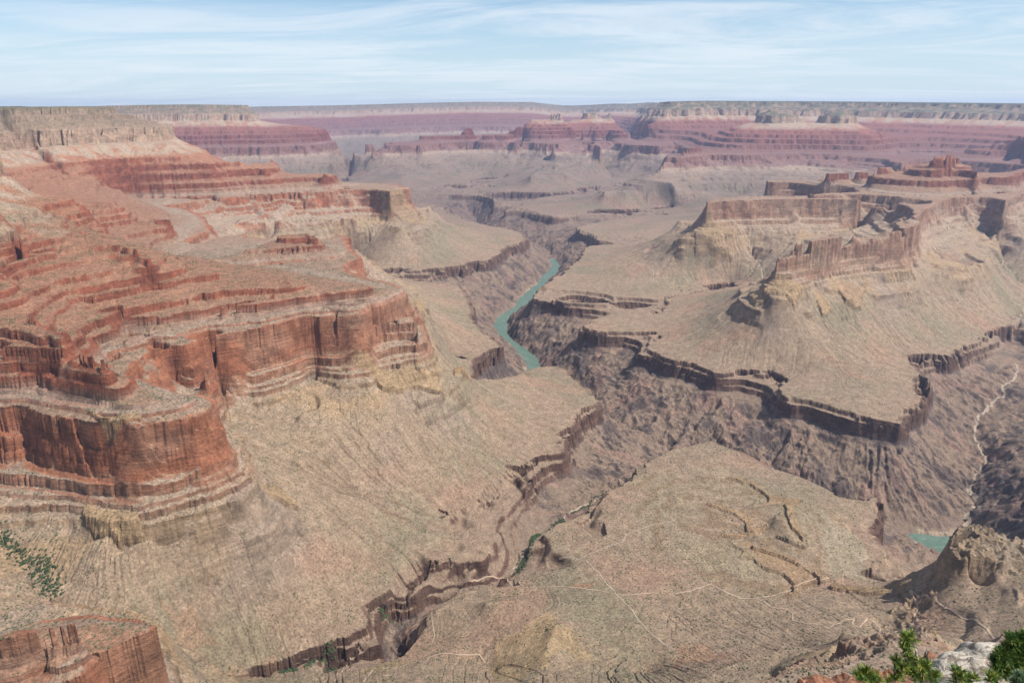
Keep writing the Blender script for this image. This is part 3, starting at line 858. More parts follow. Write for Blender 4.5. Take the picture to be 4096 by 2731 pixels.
cap(3, [(2150, 1050), (2270, 1060), (2290, 1085), (2160, 1080)], 1130, 8, (.34, .24, .18), 4)
STN.append((inside(poly(8, [(1150, 1250), (1500, 1110), (1570, 1160), (1800, 1380), (1560, 1450), (1350, 1600), (1180, 1600), (1130, 1450)], 1030), 22), (.43, .32, .18), 0.6))
STN.append((inside(poly(8, [(250, 1490), (400, 1370), (560, 1390), (520, 1480)], 1000), 16), (.36, .29, .15), 0.5))
hk = inside(poly(9, [(-300, 120), (330, 60), (700, 240), (1150, 360), (1250, 560), (1100, 860), (760, 960), (300, 880), (-200, 620)], 1000), 15)
hz_ = Zf.ravel()[hk] + 1.5 * noise(Xf.ravel()[hk], Yf.ravel()[hk], 90, 76)
STN.append((hk, (.40, .335, .235), 0.3))
hb = hk[np.sin(hz_ * 2 * np.pi / 6.0) > 0.55]
STN.append((hb, (.27, .185, .115), 0.55))
STN.append((inside(poly(9, [(0, 500), (400, 600), (600, 700), (560, 830), (200, 760), (0, 640)], 1000), 22), (.40, .345, .24), 0.45))
STN.append((inside(poly(9, [(980, 390), (1300, 560), (1300, 850), (1060, 840), (1000, 640)], 990), 22), (.40, .36, .27), 0.55))
STN.append((inside(poly(8, [(1630, 900), (1820, 880), (1740, 930)], 990), 8), (.44, .24, .15), 0.6))
STN.append((inside(poly(9, [(0, 1250), (200, 1300), (350, 1450), (0, 1500)], 1030), 22), (.42, .25, .16), 0.5))
STN.append((inside(poly(7, [(1150, 1300), (1300, 1290), (1500, 1330), (1300, 1420), (1700, 1400), (1800, 1280), (1950, 1310), (2000, 1350), (1750, 1450), (1250, 1440)], 1010), 22), (.44, .27, .18), 0.4))
STN.append((inside(poly(7, [(-200, 1260), (300, 1150), (800, 1108), (1050, 1125), (1010, 1225), (700, 1290), (300, 1450), (-200, 1600)], 1448), 12), (.42, .225, .145), 0.6))
kr = inside(poly(9, [(1650, 1320), (1900, 1400), (1950, 1567), (1700, 1700), (830, 1700), (850, 1490), (1080, 1480), (1500, 1520)], 1475), 8)
kt = inside(poly(9, [(1055, 1475), (1105, 1330), (1250, 1290), (1480, 1245), (1640, 1200), (1760, 1200), (1760, 1330), (1500, 1410), (1250, 1490)], 1420), 6)
ko = inside(poly(9, [(1500, 900), (1620, 830), (1790, 790), (1840, 640), (1900, 590), (2040, 560), (2250, 640), (2352, 700), (2352, 950), (2100, 900), (1950, 850), (1700, 950), (1600, 1060)], 1110), 10)
for k_, a_ in ((kr, 9.0), (kt, 13.0), (ko, 15.0)):
    x_, y_ = Xf.ravel()[k_], Yf.ravel()[k_]
    Zf.ravel()[k_] += a_ * (1.1 * (0.4 - np.abs(noise(x_, y_, 26, 77))) + 0.5 * (0.4 - np.abs(noise(x_, y_, 11, 78))) + 0.3 * np.floor(3 * noise(x_, y_, 19, 79)) / 3)
STN.append((ko, (.33, .26, .18), 0.4)); STN.append((kr, (.44, .19, .105), 0.65)); STN.append((kt, (.44, .345, .27), 0.6))
STN.append((inside(poly(2, [(1170, 1440), (1200, 1390), (1330, 1400), (1310, 1440), (1190, 1460)], 830), 18), (.26, .21, .18), 0.7))
Zf = Zf + uplift(thc[None] + 0 * Rf, Rf)
# forest roughness on the far rims
Zf = Zf + sm(1530, 1600, Ff) * 6 * noise(Xf, Yf, 60, 18)

# ------------------------------------------------------------------ rock colours (albedo) per vertex
nrm_dzdr = np.gradient(Zf, axis=0) / np.maximum(np.gradient(Rf, axis=0), 1e-3)
nrm_dzdt = bil(tzt.astype(np.float32), JY, IX)
slope = np.hypot(nrm_dzdr, nrm_dzdt)
cl_ = sm(0.9, 1.7, slope) * (1 - 0.8 * (1 - sm(1.5, 2.3, slope)) * sm(970, 1000, Zs) * (1 - sm(1225, 1240, Zs)))                    # 1 on rock faces
zz = Zs + 6 * noise(Xf, Yf, 500, 20)
cn1 = noise(Xf + 1.5 * Zf, Yf - Zf, 350, 21); cn2 = noise(Xf - 0.9 * Zf, Yf + 1.1 * Zf, 120, 22); cn3 = noise(Xf + 0.8 * Zf, Yf - 0.9 * Zf, 35, 23); cn4 = noise(Xf - 0.8 * Zf, Yf - 0.7 * Zf, 14, 24)
left = 1 - sm(-700, 500, Xf + 0.1 * Yf)      # redder iron stain on the near left walls
left = left * (1 - sm(6500, 10500, Rf))


def col(stops, z):
    zs_ = [s[0] for s in stops]
    return np.stack([np.interp(z, zs_, [s[1][k] for s in stops]) for k in range(3)], -1)


slope_c = col([(726, (.26, .195, .155)), (890, (.29, .22, .17)), (962, (.36, .27, .20)), (1010, (.36, .275, .20)),
               (1120, (.37, .285, .21)), (1210, (.40, .31, .225)), (1290, (.42, .33, .26)), (1430, (.36, .25, .185)),
               (1442, (.38, .295, .235)), (1456, (.35, .235, .17)), (1500, (.335, .215, .158)), (1680, (.41, .22, .15)),
               (1720, (.45, .22, .14)), (1785, (.44, .30, .22)), (1890, (.35, .265, .20)), (1960, (.32, .235, .175)),
               (2008, (.37, .28, .21)), (2026, (.12, .13, .08))], zz)
cliff_c = col([(726, (.16, .125, .115)), (892, (.19, .14, .125)), (902, (.17, .105, .082)), (960, (.135, .085, .068)),
               (975, (.30, .20, .15)), (1100, (.35, .26, .18)), (1240, (.36, .26, .165)), (1254, (.34, .19, .13)),
               (1306, (.38, .26, .19)), (1316, (.33, .19, .13)), (1350, (.35, .215, .15)), (1425, (.33, .19, .13)), (1438, (.42, .33, .27)),
               (1462, (.40, .28, .22)), (1475, (.27, .115, .075)), (1690, (.32, .125, .08)), (1770, (.40, .2, .13)),
               (1790, (.42, .30, .22)), (1875, (.46, .345, .26)), (1895, (.32, .24, .18)), (2005, (.40, .31, .235)), (2026, (.12, .13, .08))], zz)
e = cl_[..., None]
COL = slope_c * (1 - e) + cliff_c * e


def tint(mask, c):
    global COL
    m_ = np.clip(mask, 0, 1)[..., None]
    COL = COL * (1 - m_) + np.array(c, float) * m_


red = sm(1248, 1312, zz) * (1 - sm(1700, 1790, zz))
tint(left * red * cl_ * 0.7 * (1 - sm(1436, 1450, zz)), (.40, .14, .07))
tint(left * cl_ * sm(1450, 1470, zz) * (1 - sm(1690, 1720, zz)) * 0.6, (.30, .10, .055))
tint(left * sm(1465, 1500, zz) * (1 - sm(1700, 1780, zz)) * (1 - cl_) * 0.45, (.38, .19, .115))
# grey varnish and pale streaks on the Redwall
rw = sm(1308, 1318, zz) * (1 - sm(1420, 1432, zz))
tint(rw * cl_ * sm(0.05, 0.5, cn1 + 0.5 * cn2) * (0.75 - 0.35 * left), (.33, .235, .18))
tint(rw * cl_ * sm(0.1, 0.6, -cn1 + 0.6 * cn3) * 0.5, (.27, .135, .10))
# yellow Bright Angel, violet-grey and green patches
bam = sm(1000, 1100, zz) * (1 - sm(1250, 1262, zz))
tint(bam * sm(1120, 1215, zz + 50 * cn1) * sm(-0.1, 0.5, cn2 + 0.7 * cn1 + 0.25 * Sf) * 0.6 * (1 - 0.6 * sm(3500, 8000, Rf)), (.45, .32, .19))
tint(bam * sm(0.3, 1.6, Sf) * 0.45, (.42, .325, .25))
tint(bam * sm(0.3, 1.6, -Sf) * 0.5, (.27, .22, .165))
tint(bam * sm(0.1, 0.6, noise(Xf, Yf, 240, 25)) * 0.5, (.37, .30, .255))
tint(sm(950, 980, zz) * (1 - sm(1100, 1220, zz)) * sm(-0.05, 0.5, noise(Xf, Yf, 330, 26) + 0.4 * cn3) * 0.6, (.25, .235, .16))
tint(sm(950, 980, zz) * (1 - sm(1060, 1100, zz)) * sm(0.15, 0.6, noise(Xf, Yf, 200, 27)) * 0.55, (.42, .27, .20))
# thin resistant beds in the shale slope
tint(bam * sm(3000, 5000, Rf) * sm(0.55, 0.85, np.sin(zz * 2 * np.pi / 37.0 + 1.2 * big)) * sm(-0.1, 0.35, mN) * 0.65, (.24, .165, .125))
# washes
tint(sm(0.35, 0.8, W2) * sm(965, 975, zz) * (1 - sm(1200, 1300, zz)) * near * 0.5, (.20, .18, .125))
tint(sm(960, 975, zz) * (1 - sm(1230, 1270, zz)) * sm(0.08, 0.42, Wf) * 0.7, (.215, .20, .135))
tint(sm(960, 975, zz) * (1 - sm(1080, 1120, zz)) * sm(0.5, 1.8, Sf) * 0.35, (.43, .33, .25))
tint(sm(960, 975, zz) * (1 - sm(1080, 1120, zz)) * sm(0.5, 1.8, -Sf) * 0.35, (.24, .21, .15))
tint((1 - sm(729, 735, zz + 3 * cn3)) * sm(-0.2, 0.3, cn2) * 0.8, (.50, .40, .31))
# schist: dark ribs and pale granite veins, scree
gz = 1 - sm(885, 905, zz)
sc = 0.8 * noise(Xf + 0.4 * Yf, Yf - 0.3 * Xf, 150, 28) + 0.5 * noise(Xf, Yf, 38, 29) + 0.25 * Sf
tint(gz * sm(-0.15, 0.3, sc + 0.5 * (slope - 0.9)) * 0.85, (.125, .10, .097))
tint(gz * sm(0.9, 1.8, Sf) * 0.6, (.33, .25, .19))
tint(gz * sm(0.25, 0.5, noise(Xf, Yf, 150, 31) + 0.5 * cn3) * 0.5, (.34, .22, .18))
# pale ledge lines in the Supai and Muav
tint(cl_ * rw * (1 - left) * (np.sin(zz * 2 * np.pi / 19.0 + 2 * cn1) ** 6) * 0.45, (.46, .36, .28))
sl = np.sin(zz * 2 * np.pi / 15.0 + 1.5 * cn1) * 0.5 + 0.5
tint(sl ** 3 * sm(1246, 1256, zz) * (1 - sm(1308, 1316, zz)) * 0.5, (.48, .38, .28))
tint(np.sin(zz * 2 * np.pi / 26.0) ** 4 * sm(1470, 1485, zz) * (1 - sm(1690, 1700, zz)) * cl_ * 0.4, (.22, .085, .06))
# forest on the north side upper slopes and scrub below the left rim
nf = sm(300, 2500, Xf) * sm(9500, 11500, Rf)
tint(nf * (1 - cl_) * sm(1760, 1850, zz) * sm(-0.4, 0.1, cn2) * 0.75, (.10, .13, .085))
tint(sm(1880, 1900, zz) * (1 - sm(2000, 2020, zz)) * sm(0.0, 0.35, cn4 + 0.6 * cn3 + 0.4 * cn2) * 0.7 * (1 - nf), (.15, .135, .095))
tint(sm(9000, 12000, Rf) * (1 - nf) * sm(1880, 1900, zz) * sm(-0.3, 0.3, cn2) * 0.5, (.14, .16, .11))
tint(sm(1690, 1720, zz) * (1 - sm(1780, 1790, zz)) * sm(-0.7, 0.2, cn2 + 0.5 * Sf) * 0.85, (.47, .39, .31))
tint((Rf < 3000) * sm(1640, 1665, zz) * sm(-0.6, 0.2, cn2) * 0.7, (.42, .34, .25))
cf = COL.reshape(-1, 3)
for k, c_, a_ in STN:
    cf[k] = cf[k] * (1 - a_) + np.array(c_) * a_
COL = cf.reshape(COL.shape)
COL *= (1 + 0.10 * cn3 + 0.09 * cn4 + 0.06 * cn1)[..., None]
COL = COL * (0.625, 0.585, 0.54)
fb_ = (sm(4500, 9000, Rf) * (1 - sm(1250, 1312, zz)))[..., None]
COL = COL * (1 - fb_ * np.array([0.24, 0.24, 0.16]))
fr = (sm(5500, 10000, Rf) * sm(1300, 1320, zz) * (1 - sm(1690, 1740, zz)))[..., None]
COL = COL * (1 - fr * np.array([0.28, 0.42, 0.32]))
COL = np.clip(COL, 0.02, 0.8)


def new_mesh(name, verts, faces, mat, smooth=False):
    me = bpy.data.meshes.new(name)
    me.vertices.add(len(verts)); me.vertices.foreach_set('co', np.asarray(verts, np.float32).ravel())
    faces = np.asarray(faces, np.int32)
    n = faces.shape[1]
    me.loops.add(faces.size); me.loops.foreach_set('vertex_index', faces.ravel())
    me.polygons.add(len(faces)); me.polygons.foreach_set('loop_start', np.arange(0, faces.size, n, dtype=np.int32))
    me.update(calc_edges=True)
    if smooth:
        me.polygons.foreach_set('use_smooth', np.ones(len(faces), bool))
    me.materials.append(mat)
    o = bpy.data.objects.new(name, me)
    C.objects.link(o)
    return o


def material(name):
    m = bpy.data.materials.new(name)
    m.use_nodes = True
    t = m.node_tree
    b = t.nodes['Principled BSDF']
    b.inputs['Roughness'].default_value = 0.95
    b.inputs['Specular IOR Level'].default_value = 0.15
    return m, t, b


# rock material: the strata colours times fine speckle, bump from bedding and rubble
m_rock, t, b = material('layered_rock')
att = t.nodes.new('ShaderNodeAttribute'); att.attribute_name = 'rock'
geo = t.nodes.new('ShaderNodeNewGeometry')
mp = t.nodes.new('ShaderNodeMapping')
mp.inputs['Scale'].default_value = (0.012, 0.012, 0.14)
t.links.new(geo.outputs['Position'], mp.inputs[0])
strat = noise_node(t, mp.outputs[0], 1.0, 5, 0.62)
mp2 = t.nodes.new('ShaderNodeMapping')
mp2.inputs['Scale'].default_value = (0.05, 0.05, 0.012)
t.links.new(geo.outputs['Position'], mp2.inputs[0])
joint = noise_node(t, mp2.outputs[0], 1.0, 4, 0.6)
rub = noise_node(t, geo.outputs['Position'], 0.20, 7, 0.74)
sepn = t.nodes.new('ShaderNodeSeparateXYZ'); t.links.new(geo.outputs['Normal'], sepn.inputs[0])
steep = maprange(t, sepn.outputs[2], 0.42, 0.66, 1.0, 0.0)
pat = noise_node(t, geo.outputs['Position'], 0.022, 7, 0.66, 0.4)
fac_s = M(t, 'MULTIPLY', maprange(t, strat, 0.30, 0.70, 0.86, 1.13), maprange(t, pat, 0.34, 0.66, 0.70, 1.28))
fac_r = M(t, 'MULTIPLY', maprange(t, rub, 0.32, 0.68, 0.60, 1.38), maprange(t, noise_node(t, geo.outputs['Position'], 0.045, 6, 0.7), 0.3, 0.7, 0.80, 1.2))
fm = t.nodes.new('ShaderNodeMix'); fm.data_type = 'FLOAT'
t.links.new(steep, fm.inputs[0]); t.links.new(fac_r, fm.inputs[2])
t.links.new(M(t, 'MULTIPLY', fac_s, M(t, 'ADD', M(t, 'MULTIPLY', fac_r, 0.5), 0.5)), fm.inputs[3])
vm = t.nodes.new('ShaderNodeVectorMath'); vm.operation = 'SCALE'
t.links.new(att.outputs['Color'], vm.inputs[0]); t.links.new(fm.outputs[0], vm.inputs['Scale'])
t.links.new(vm.outputs[0], b.inputs['Base Color'])
hgt = t.nodes.new('ShaderNodeMix'); hgt.data_type = 'FLOAT'
t.links.new(steep, hgt.inputs[0]); t.links.new(M(t, 'MULTIPLY', rub, 0.6), hgt.inputs[2])
t.links.new(M(t, 'ADD', M(t, 'ADD', M(t, 'MULTIPLY', strat, 0.55), M(t, 'MULTIPLY', rub, 0.6)), M(t, 'MULTIPLY', joint, 0.3)), hgt.inputs[3])
bp = t.nodes.new('ShaderNodeBump'); bp.inputs['Strength'].default_value = 0.8; bp.inputs['Distance'].default_value = 9.0
t.links.new(hgt.outputs[0], bp.inputs['Height']); t.links.new(bp.outputs[0], b.inputs['Normal'])

idx = np.arange(NR * NC, dtype=np.int32).reshape(NR, NC)
quads = np.stack([idx[:-1, :-1], idx[:-1, 1:], idx[1:, 1:], idx[1:, :-1]], -1).reshape(-1, 4)
V = np.stack([Xf, Yf, Zf], -1).reshape(-1, 3).astype(np.float32)
# vertex normals of the whole sheet, so that the parts it is cut into shade as one
tu = V.reshape(NR, NC, 3); gu = np.gradient(tu, axis=0); gv = np.gradient(tu, axis=1)
NRM = np.cross(gv, gu); NRM /= np.linalg.norm(NRM, axis=-1, keepdims=True) + 1e-9
NRM = NRM.reshape(-1, 3).astype(np.float32)
Fq, Rq, Cq = Ff[:-1, :-1], Rf[:-1, :-1], (CX + np.tan(thc) * (FPX * CP + 350 * SP))[None, :-1] + 0 * Rf[:-1, :-1]
reg = np.where(Fq < 250, 0, np.where(Fq < 822, 1, np.where((Cq < 1010) & (Rq < 8800), 2, np.where((Cq > 1400) & (Rq < 8000) & (Rq > 1500), 3, np.where(Rq < 1500, 5, 4)))))
reg = reg.ravel()
for k, (nm, lb) in enumerate((('inner_gorge', 'dark ribbed rock walls of the inner gorge above the river'),
                              ('desert_plateau', 'tan scrub dotted benches and debris slopes between the red cliffs and the gorge'),
                              ('red_cliffs', 'orange red layered cliffs and ledges stepping down on the left'),
                              ('ridge', 'long brown layered ridge with a small capped peak on the right'),
                              ('far_mesas', 'hazy purple red mesas and forested rim along the horizon'),
                              ('rocky_knob', 'near orange rock knobs at the bottom corners'))):
    q = quads[reg == k]
    use, inv = np.unique(q.ravel(), return_inverse=True)
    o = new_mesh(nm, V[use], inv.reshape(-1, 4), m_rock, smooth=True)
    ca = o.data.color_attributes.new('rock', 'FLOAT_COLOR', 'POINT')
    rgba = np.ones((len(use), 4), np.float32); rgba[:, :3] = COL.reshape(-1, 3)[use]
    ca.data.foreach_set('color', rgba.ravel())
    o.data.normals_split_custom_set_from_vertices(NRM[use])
    o['kind'] = 'structure'
    o['label'] = lb

# ------------------------------------------------------------------ river
m_wat, t, b = material('river_water')
b.inputs['Base Color'].default_value = (0.05, 0.115, 0.085, 1)
b.inputs['Roughness'].default_value = 0.5
b.inputs['Specular IOR Level'].default_value = 0.2
bpn = t.nodes.new('ShaderNodeBump'); bpn.inputs['Distance'].default_value = 0.6; bpn.inputs['Strength'].default_value = 0.5
geo = t.nodes.new('ShaderNodeNewGeometry')
wn = noise_node(t, geo.outputs['Position'], 0.12, 5, 0.6)
t.links.new(wn, bpn.inputs['Height'])
wm = t.nodes.new('ShaderNodeMix'); wm.data_type = 'RGBA'
wf = maprange(t, noise_node(t, geo.outputs['Position'], 0.03, 8, 0.7, 1.5), 0.42, 0.72, 0, 0.75)
t.links.new(wf, wm.inputs[0]); wm.inputs[6].default_value = (0.072, 0.115, 0.085, 1); wm.inputs[7].default_value = (0.16, 0.20, 0.16, 1)
t.links.new(wm.outputs[2], b.inputs['Base Color']); t.links.new(bpn.outputs[0], b.inputs['Normal'])
riv = new_mesh('river', [(-2500, 1400, 726), (4200, 1400, 726), (4200, 9000, 726), (-2500, 9000, 726)], [(0, 1, 2, 3)], m_wat)
riv['kind'] = 'structure'
riv['label'] = 'green river winding through the dark inner gorge'

# ------------------------------------------------------------------ things laid on the ground
def hit(x, y):
    """where the sight line through a place in the picture meets the ground"""
    th, tn = ray(x, y)
    c = int(np.clip(round(float((th - thc[0]) / DTH)), 0, NC - 1))
    above = Zf[:, c] >= EYE - tn * Rf[:, c]
    k = int(np.argmax(above)) if above.any() else NR - 1
    r = Rf[max(k, 0), c]
    return r * math.sin(thc[c]), r * math.cos(thc[c])


def ground(x, y):
    th = np.arctan2(x, y); r = np.hypot(x, y)
    c = np.clip((th - thc[0]) / DTH, 0, NC - 1.01)
    ci = c.astype(int); f = c - ci
    out = np.empty(len(r))
    for k in range(len(r)):
        za = np.interp(r[k], Rf[:, ci[k]], Zf[:, ci[k]]); zb = np.interp(r[k], Rf[:, ci[k] + 1], Zf[:, ci[k] + 1])
        out[k] = max(za, zb) * 0.5 + 0.5 * (za * (1 - f[k]) + zb * f[k])
    return out


def ribbon(name, label, paths, widths, mat, lift, wob=0.25, step=4.0):
    V_, F_ = [], []
    for pts, w in zip(paths, widths):
        P0 = np.array([hit(*ov(*p)) for p in pts])
        seg = np.r_[0, np.cumsum(np.linalg.norm(np.diff(P0, axis=0), axis=1))]
        q = np.arange(0, seg[-1], step)
        if len(q) < 3:
            continue
        P1 = np.stack([np.interp(q, seg, P0[:, k]) for k in (0, 1)], 1)
        P1 = P1 + np.stack([noise(P1[:, 0], P1[:, 1], 34, 50), noise(P1[:, 0], P1[:, 1], 34, 51)], 1) * w * wob
        T_ = np.gradient(P1, axis=0); T_ /= np.linalg.norm(T_, axis=1)[:, None] + 1e-9
        N_ = np.stack([-T_[:, 1], T_[:, 0]], 1)
        ww = w * (1 + 0.45 * noise(P1[:, 0], P1[:, 1], 22, 52))
        base = len(V_)
        offs = (-0.5, 0, 0.5)
        for o_ in offs:
            Q = P1 + N_ * (ww * o_)[:, None]
            z = ground(Q[:, 0], Q[:, 1]) + lift
            V_.extend(np.c_[Q, z].tolist())
        n = len(P1)
        for a_ in range(len(offs) - 1):
            for i in range(n - 1):
                F_.append((base + a_ * n + i, base + a_ * n + i + 1, base + (a_ + 1) * n + i + 1, base + (a_ + 1) * n + i))
    o = new_mesh(name, np.array(V_), F_, mat, True)
    o['kind'] = 'structure'
    o['label'] = label
    return o


def earth(name, c1_, c2_, sc):
    m, t, b = material(name)
    g = t.nodes.new('ShaderNodeNewGeometry')
    mx = t.nodes.new('ShaderNodeMix'); mx.data_type = 'RGBA'
    t.links.new(maprange(t, noise_node(t, g.outputs['Position'], sc, 5, 0.65), 0.35, 0.65, 0, 1), mx.inputs[0])
    mx.inputs[6].default_value = (*c1_, 1); mx.inputs[7].default_value = (*c2_, 1)
    t.links.new(mx.outputs[2], b.inputs['Base Color'])
    return m


m_path = earth('trail_dust', (.37, .27, .195), (.30, .22, .155), .2)
m_bed = earth('pale_gravel', (.32, .25, .185), (.23, .185, .14), .12)
TR = [[(9, x, y) for x, y in [(2290, 1300), (2230, 1265), (2100, 1200), (1980, 1140), (1880, 1095), (1790, 1050), (1760, 1020), (1700, 990), (1600, 960), (1585, 945)]],
      [(9, x, y) for x, y in [(1585, 950), (1610, 990), (1635, 1040), (1640, 1070), (1615, 1110), (1612, 1150), (1580, 1200), (1565, 1225), (1530, 1215), (1520, 1235),
                              (1490, 1215), (1465, 1235), (1440, 1225), (1415, 1240), (1390, 1200), (1340, 1160), (1300, 1135), (1270, 1165), (1245, 1200), (1200, 1165),
                              (1210, 1140), (1130, 1150), (1080, 1175), (1040, 1205), (990, 1175), (900, 1172), (800, 1150), (795, 1100), (760, 1075), (650, 1060), (600, 1020), (555, 1002),
                              (650, 985), (770, 950), (850, 900), (950, 870), (1050, 860)]],
      [(9, x, y) for x, y in [(555, 1002), (450, 1000), (350, 960), (250, 905), (190, 925), (110, 950), (0, 970)]],
      [(8, x, y) for x, y in [(2280, 970), (2180, 965), (2000, 980), (1860, 950), (1700, 930), (1560, 920), (1340, 930), (1300, 890), (1200, 860), (1080, 855), (1000, 880), (910, 950), (905, 1000)]],
      [(8, x, y) for x, y in [(820, 1040), (720, 1070), (720, 1150), (740, 1250), (700, 1340)]],
      [(8, x, y) for x, y in [(60, 1560), (150, 1450), (180, 1400)]],
      [(8, x, y) for x, y in [(260, 1560), (330, 1470), (480, 1465), (600, 1430), (680, 1430), (700, 1395), (780, 1370), (900, 1380), (1040, 1380), (1090, 1450)]]]
ribbon('trail', 'thin pale dusty hiking trails crossing the plateau in switchbacks', TR, [3.2, 3.2, 2.6, 2.2, 2.2, 2, 2.6], m_path, 0.7)
BED = [[(6, x, y) for x, y in [(2352, 270), (2330, 285), (2280, 290)]],
       [(6, x, y) for x, y in [(2290, 600), (2310, 640), (2280, 700), (2210, 745), (2212, 815), (2110, 895), (2040, 960), (2025, 1040), (2050, 1140), (2110, 1250), (2050, 1330), (1985, 1440)]],
       [(9, x, y) for x, y in [(1985, 268), (1990, 320), (2045, 395), (1980, 420), (1962, 480), (1985, 570)]],
       [(8, x, y) for x, y in [(2080, 180), (2010, 235), (1800, 340), (1640, 425), (1600, 480), (1500, 550), (1400, 590), (1340, 690), (1270, 820)]],
       [(8, x, y) for x, y in [(2352, 480), (2200, 510), (2050, 560), (1990, 620), (1850, 680), (1700, 735), (1570, 740)]],
       [(8, x, y) for x, y in [(1570, 740), (1750, 745), (1850, 830), (1880, 890), (2000, 1010), (2200, 1250), (2352, 1350)]],
       [(9, x, y) for x, y in [(0, 480), (100, 500), (230, 540), (300, 550)]],
       [(9, x, y) for x, y in [(0, 280), (150, 290), (330, 310)]],
       [(3, x, y) for x, y in [(1830, 1030), (1900, 1100), (2000, 1180)]],
       [(3, x, y) for x, y in [(2060, 1080), (2130, 1130), (2200, 1190), (2260, 1230)]],
       [(3, x, y) for x, y in [(545, 975), (510, 1020), (510, 1090), (560, 1180), (600, 1280)]]]
ribbon('dry_streambed', 'pale gravel beds of dry side streams winding to the river', BED, [10, 9, 15, 5, 3, 3, 2.2, 2.2, 5, 5, 6], m_bed, 0.5, 1.4)

rg = np.random.RandomState(77)
OCT = np.array([(1, 0, 0), (0, 1, 0), (-1, 0, 0), (0, -1, 0), (0, 0, 1), (.7, .7, .5), (-.7, .7, .5), (-.7, -.7, .5), (.7, -.7, .5)])
OCF = np.array([(0, 5, 8), (5, 0, 1), (5, 1, 6), (6, 1, 2), (6, 2, 7), (7, 2, 3), (7, 3, 8), (8, 3, 0), (5, 4, 8), (6, 4, 5), (7, 4, 6), (8, 4, 7)])


def clumps(name, label, pos, size, mat, flat=0.8):
    n = len(pos)
    j = rg.uniform(0.65, 1.3, (n, 9, 3))
    v = OCT[None] * j * size[:, None, None]
    v[..., 2] *= flat
    a = rg.uniform(0, 6.28, n); ca_, sa_ = np.cos(a)[:, None], np.sin(a)[:, None]
    x = v[..., 0] * ca_ - v[..., 1] * sa_; y = v[..., 0] * sa_ + v[..., 1] * ca_
    v = np.stack([x, y, v[..., 2]], -1) + pos[:, None, :]
    f = (OCF[None] + (np.arange(n) * 9)[:, None, None]).reshape(-1, 3)
    o = new_mesh(name, v.reshape(-1, 3), f, mat)
    o['kind'] = 'stuff'
    o['label'] = label
    return o


m_scrub = earth('scrub_leaves', (.05, .065, .032), (.10, .105, .055), .02)
m_green = earth('creek_leaves', (.028, .05, .02), (.05, .07, .03), .08)
area = (Rf * DTH) * np.maximum(np.gradient(Rf, axis=0), 0)
pr = area * (Rf < 3300) * (slope < 1.0) * (Zs > 962) * (0.25 + sm(-0.3, 0.6, noise(Xf, Yf, 60, 61)) + 1.2 * sm(.3, .8, W2))
pr = pr * np.where(Rf < 900, 0.9, 1.0) * (1 + 1.5 * sm(1100, 1250, Zs)) / (0.6 + Rf / 2500)
pf = np.cumsum(pr.ravel()); pf /= pf[-1]
pick = np.searchsorted(pf, rg.uniform(0, 1, 100000))
ps = np.stack([Xf.ravel()[pick], Yf.ravel()[pick], Zf.ravel()[pick]], 1)
ps[:, :2] += rg.uniform(-1.5, 1.5, (len(ps), 2))
clumps('desert_scrub', 'scattered dark green desert bushes dotting the slopes and benches', ps, 0.75 + 1.25 * rg.uniform(0, 1, len(ps)) ** 2.2, m_scrub)
gp = []
for pts, w, n in (([(8, 1600, 470), (1540, 510), (1500, 540), (1440, 570), (1400, 600), (1390, 640)], 9, 420), ([(8, 1620, 440), (1800, 340), (1960, 250)], 5, 90),
                  ([(8, 1380, 660), (1330, 760), (1290, 830)], 10, 110), ([(8, 380, 1115), (430, 1110)], 8, 70), ([(7, 2060, 1460), (2160, 1420), (2230, 1395)], 6, 130),
                  ([(7, 1880, 1490), (2000, 1475)], 6, 60), ([(7, 120, 700), (260, 760), (330, 880), (370, 960)], 22, 260), ([(7, 0, 600), (100, 680)], 20, 130),
                  ([(8, 0, 1390), (80, 1385)], 5, 40), ([(8, 1700, 380), (2060, 200)], 7, 60)):
    c0 = pts[0][0]
    pp = [pts[0][1:]] + list(pts[1:])
    P0 = np.array([hit(*ov(c0, *p)) for p in pp])
    d_ = dens(P0, 40)
    k = rg.randint(0, len(d_), n)
    gp.append(d_[k] + rg.normal(0, w * 0.5, (n, 2)))
gp = np.concatenate(gp)
clumps('creek_thicket', 'bright green thicket growing along the side creek bed', np.c_[gp, ground(gp[:, 0], gp[:, 1]) + 0.8], rg.uniform(1.2, 3.2, len(gp)), m_green)

# ------------------------------------------------------------------ haze
m_h, t, b = material('haze_air')
t.nodes.remove(b)
pv = t.nodes.new('ShaderNodeVolumePrincipled')
pv.inputs['Color'].default_value = (0.52, 0.64, 0.97, 1)
pv.inputs['Density'].default_value = 2.15e-5
pv.inputs['Anisotropy'].default_value = 0.2
t.links.new(pv.outputs[0], t.nodes['Material Output'].inputs['Volume'])
X0, X1, Y0, Y1, Z0, Z1 = -22500., 22500., -300., 27000., 600., 2180.
hv = [(x, y, z) for z in (Z0, Z1) for x, y in ((X0, Y0), (X1, Y0), (X1, Y1), (X0, Y1))]
hz = new_mesh('haze', hv, [(0, 3, 2, 1), (4, 5, 6, 7), (0, 1, 5, 4), (1, 2, 6, 5), (2, 3, 7, 6), (3, 0, 4, 7)], m_h)
hz['kind'] = 'stuff'
hz['label'] = 'pale blue air haze filling the canyon distance'

# ------------------------------------------------------------------ the rim at the viewpoint
rp = random.Random(9)


def at(x, y, d):
    """a point at depth d metres in front of the viewpoint"""
    v, u = (x - CX) / FPX, -(y - CY) / FPX
    return Vector((d * v, d * (CP + u * SP), EYE + d * (-SP + u * CP)))


def Q(cx_, cy_, d):
    return at(1952 + 0.16992 * cx_, 1395.8 + 0.16992 * cy_, d)


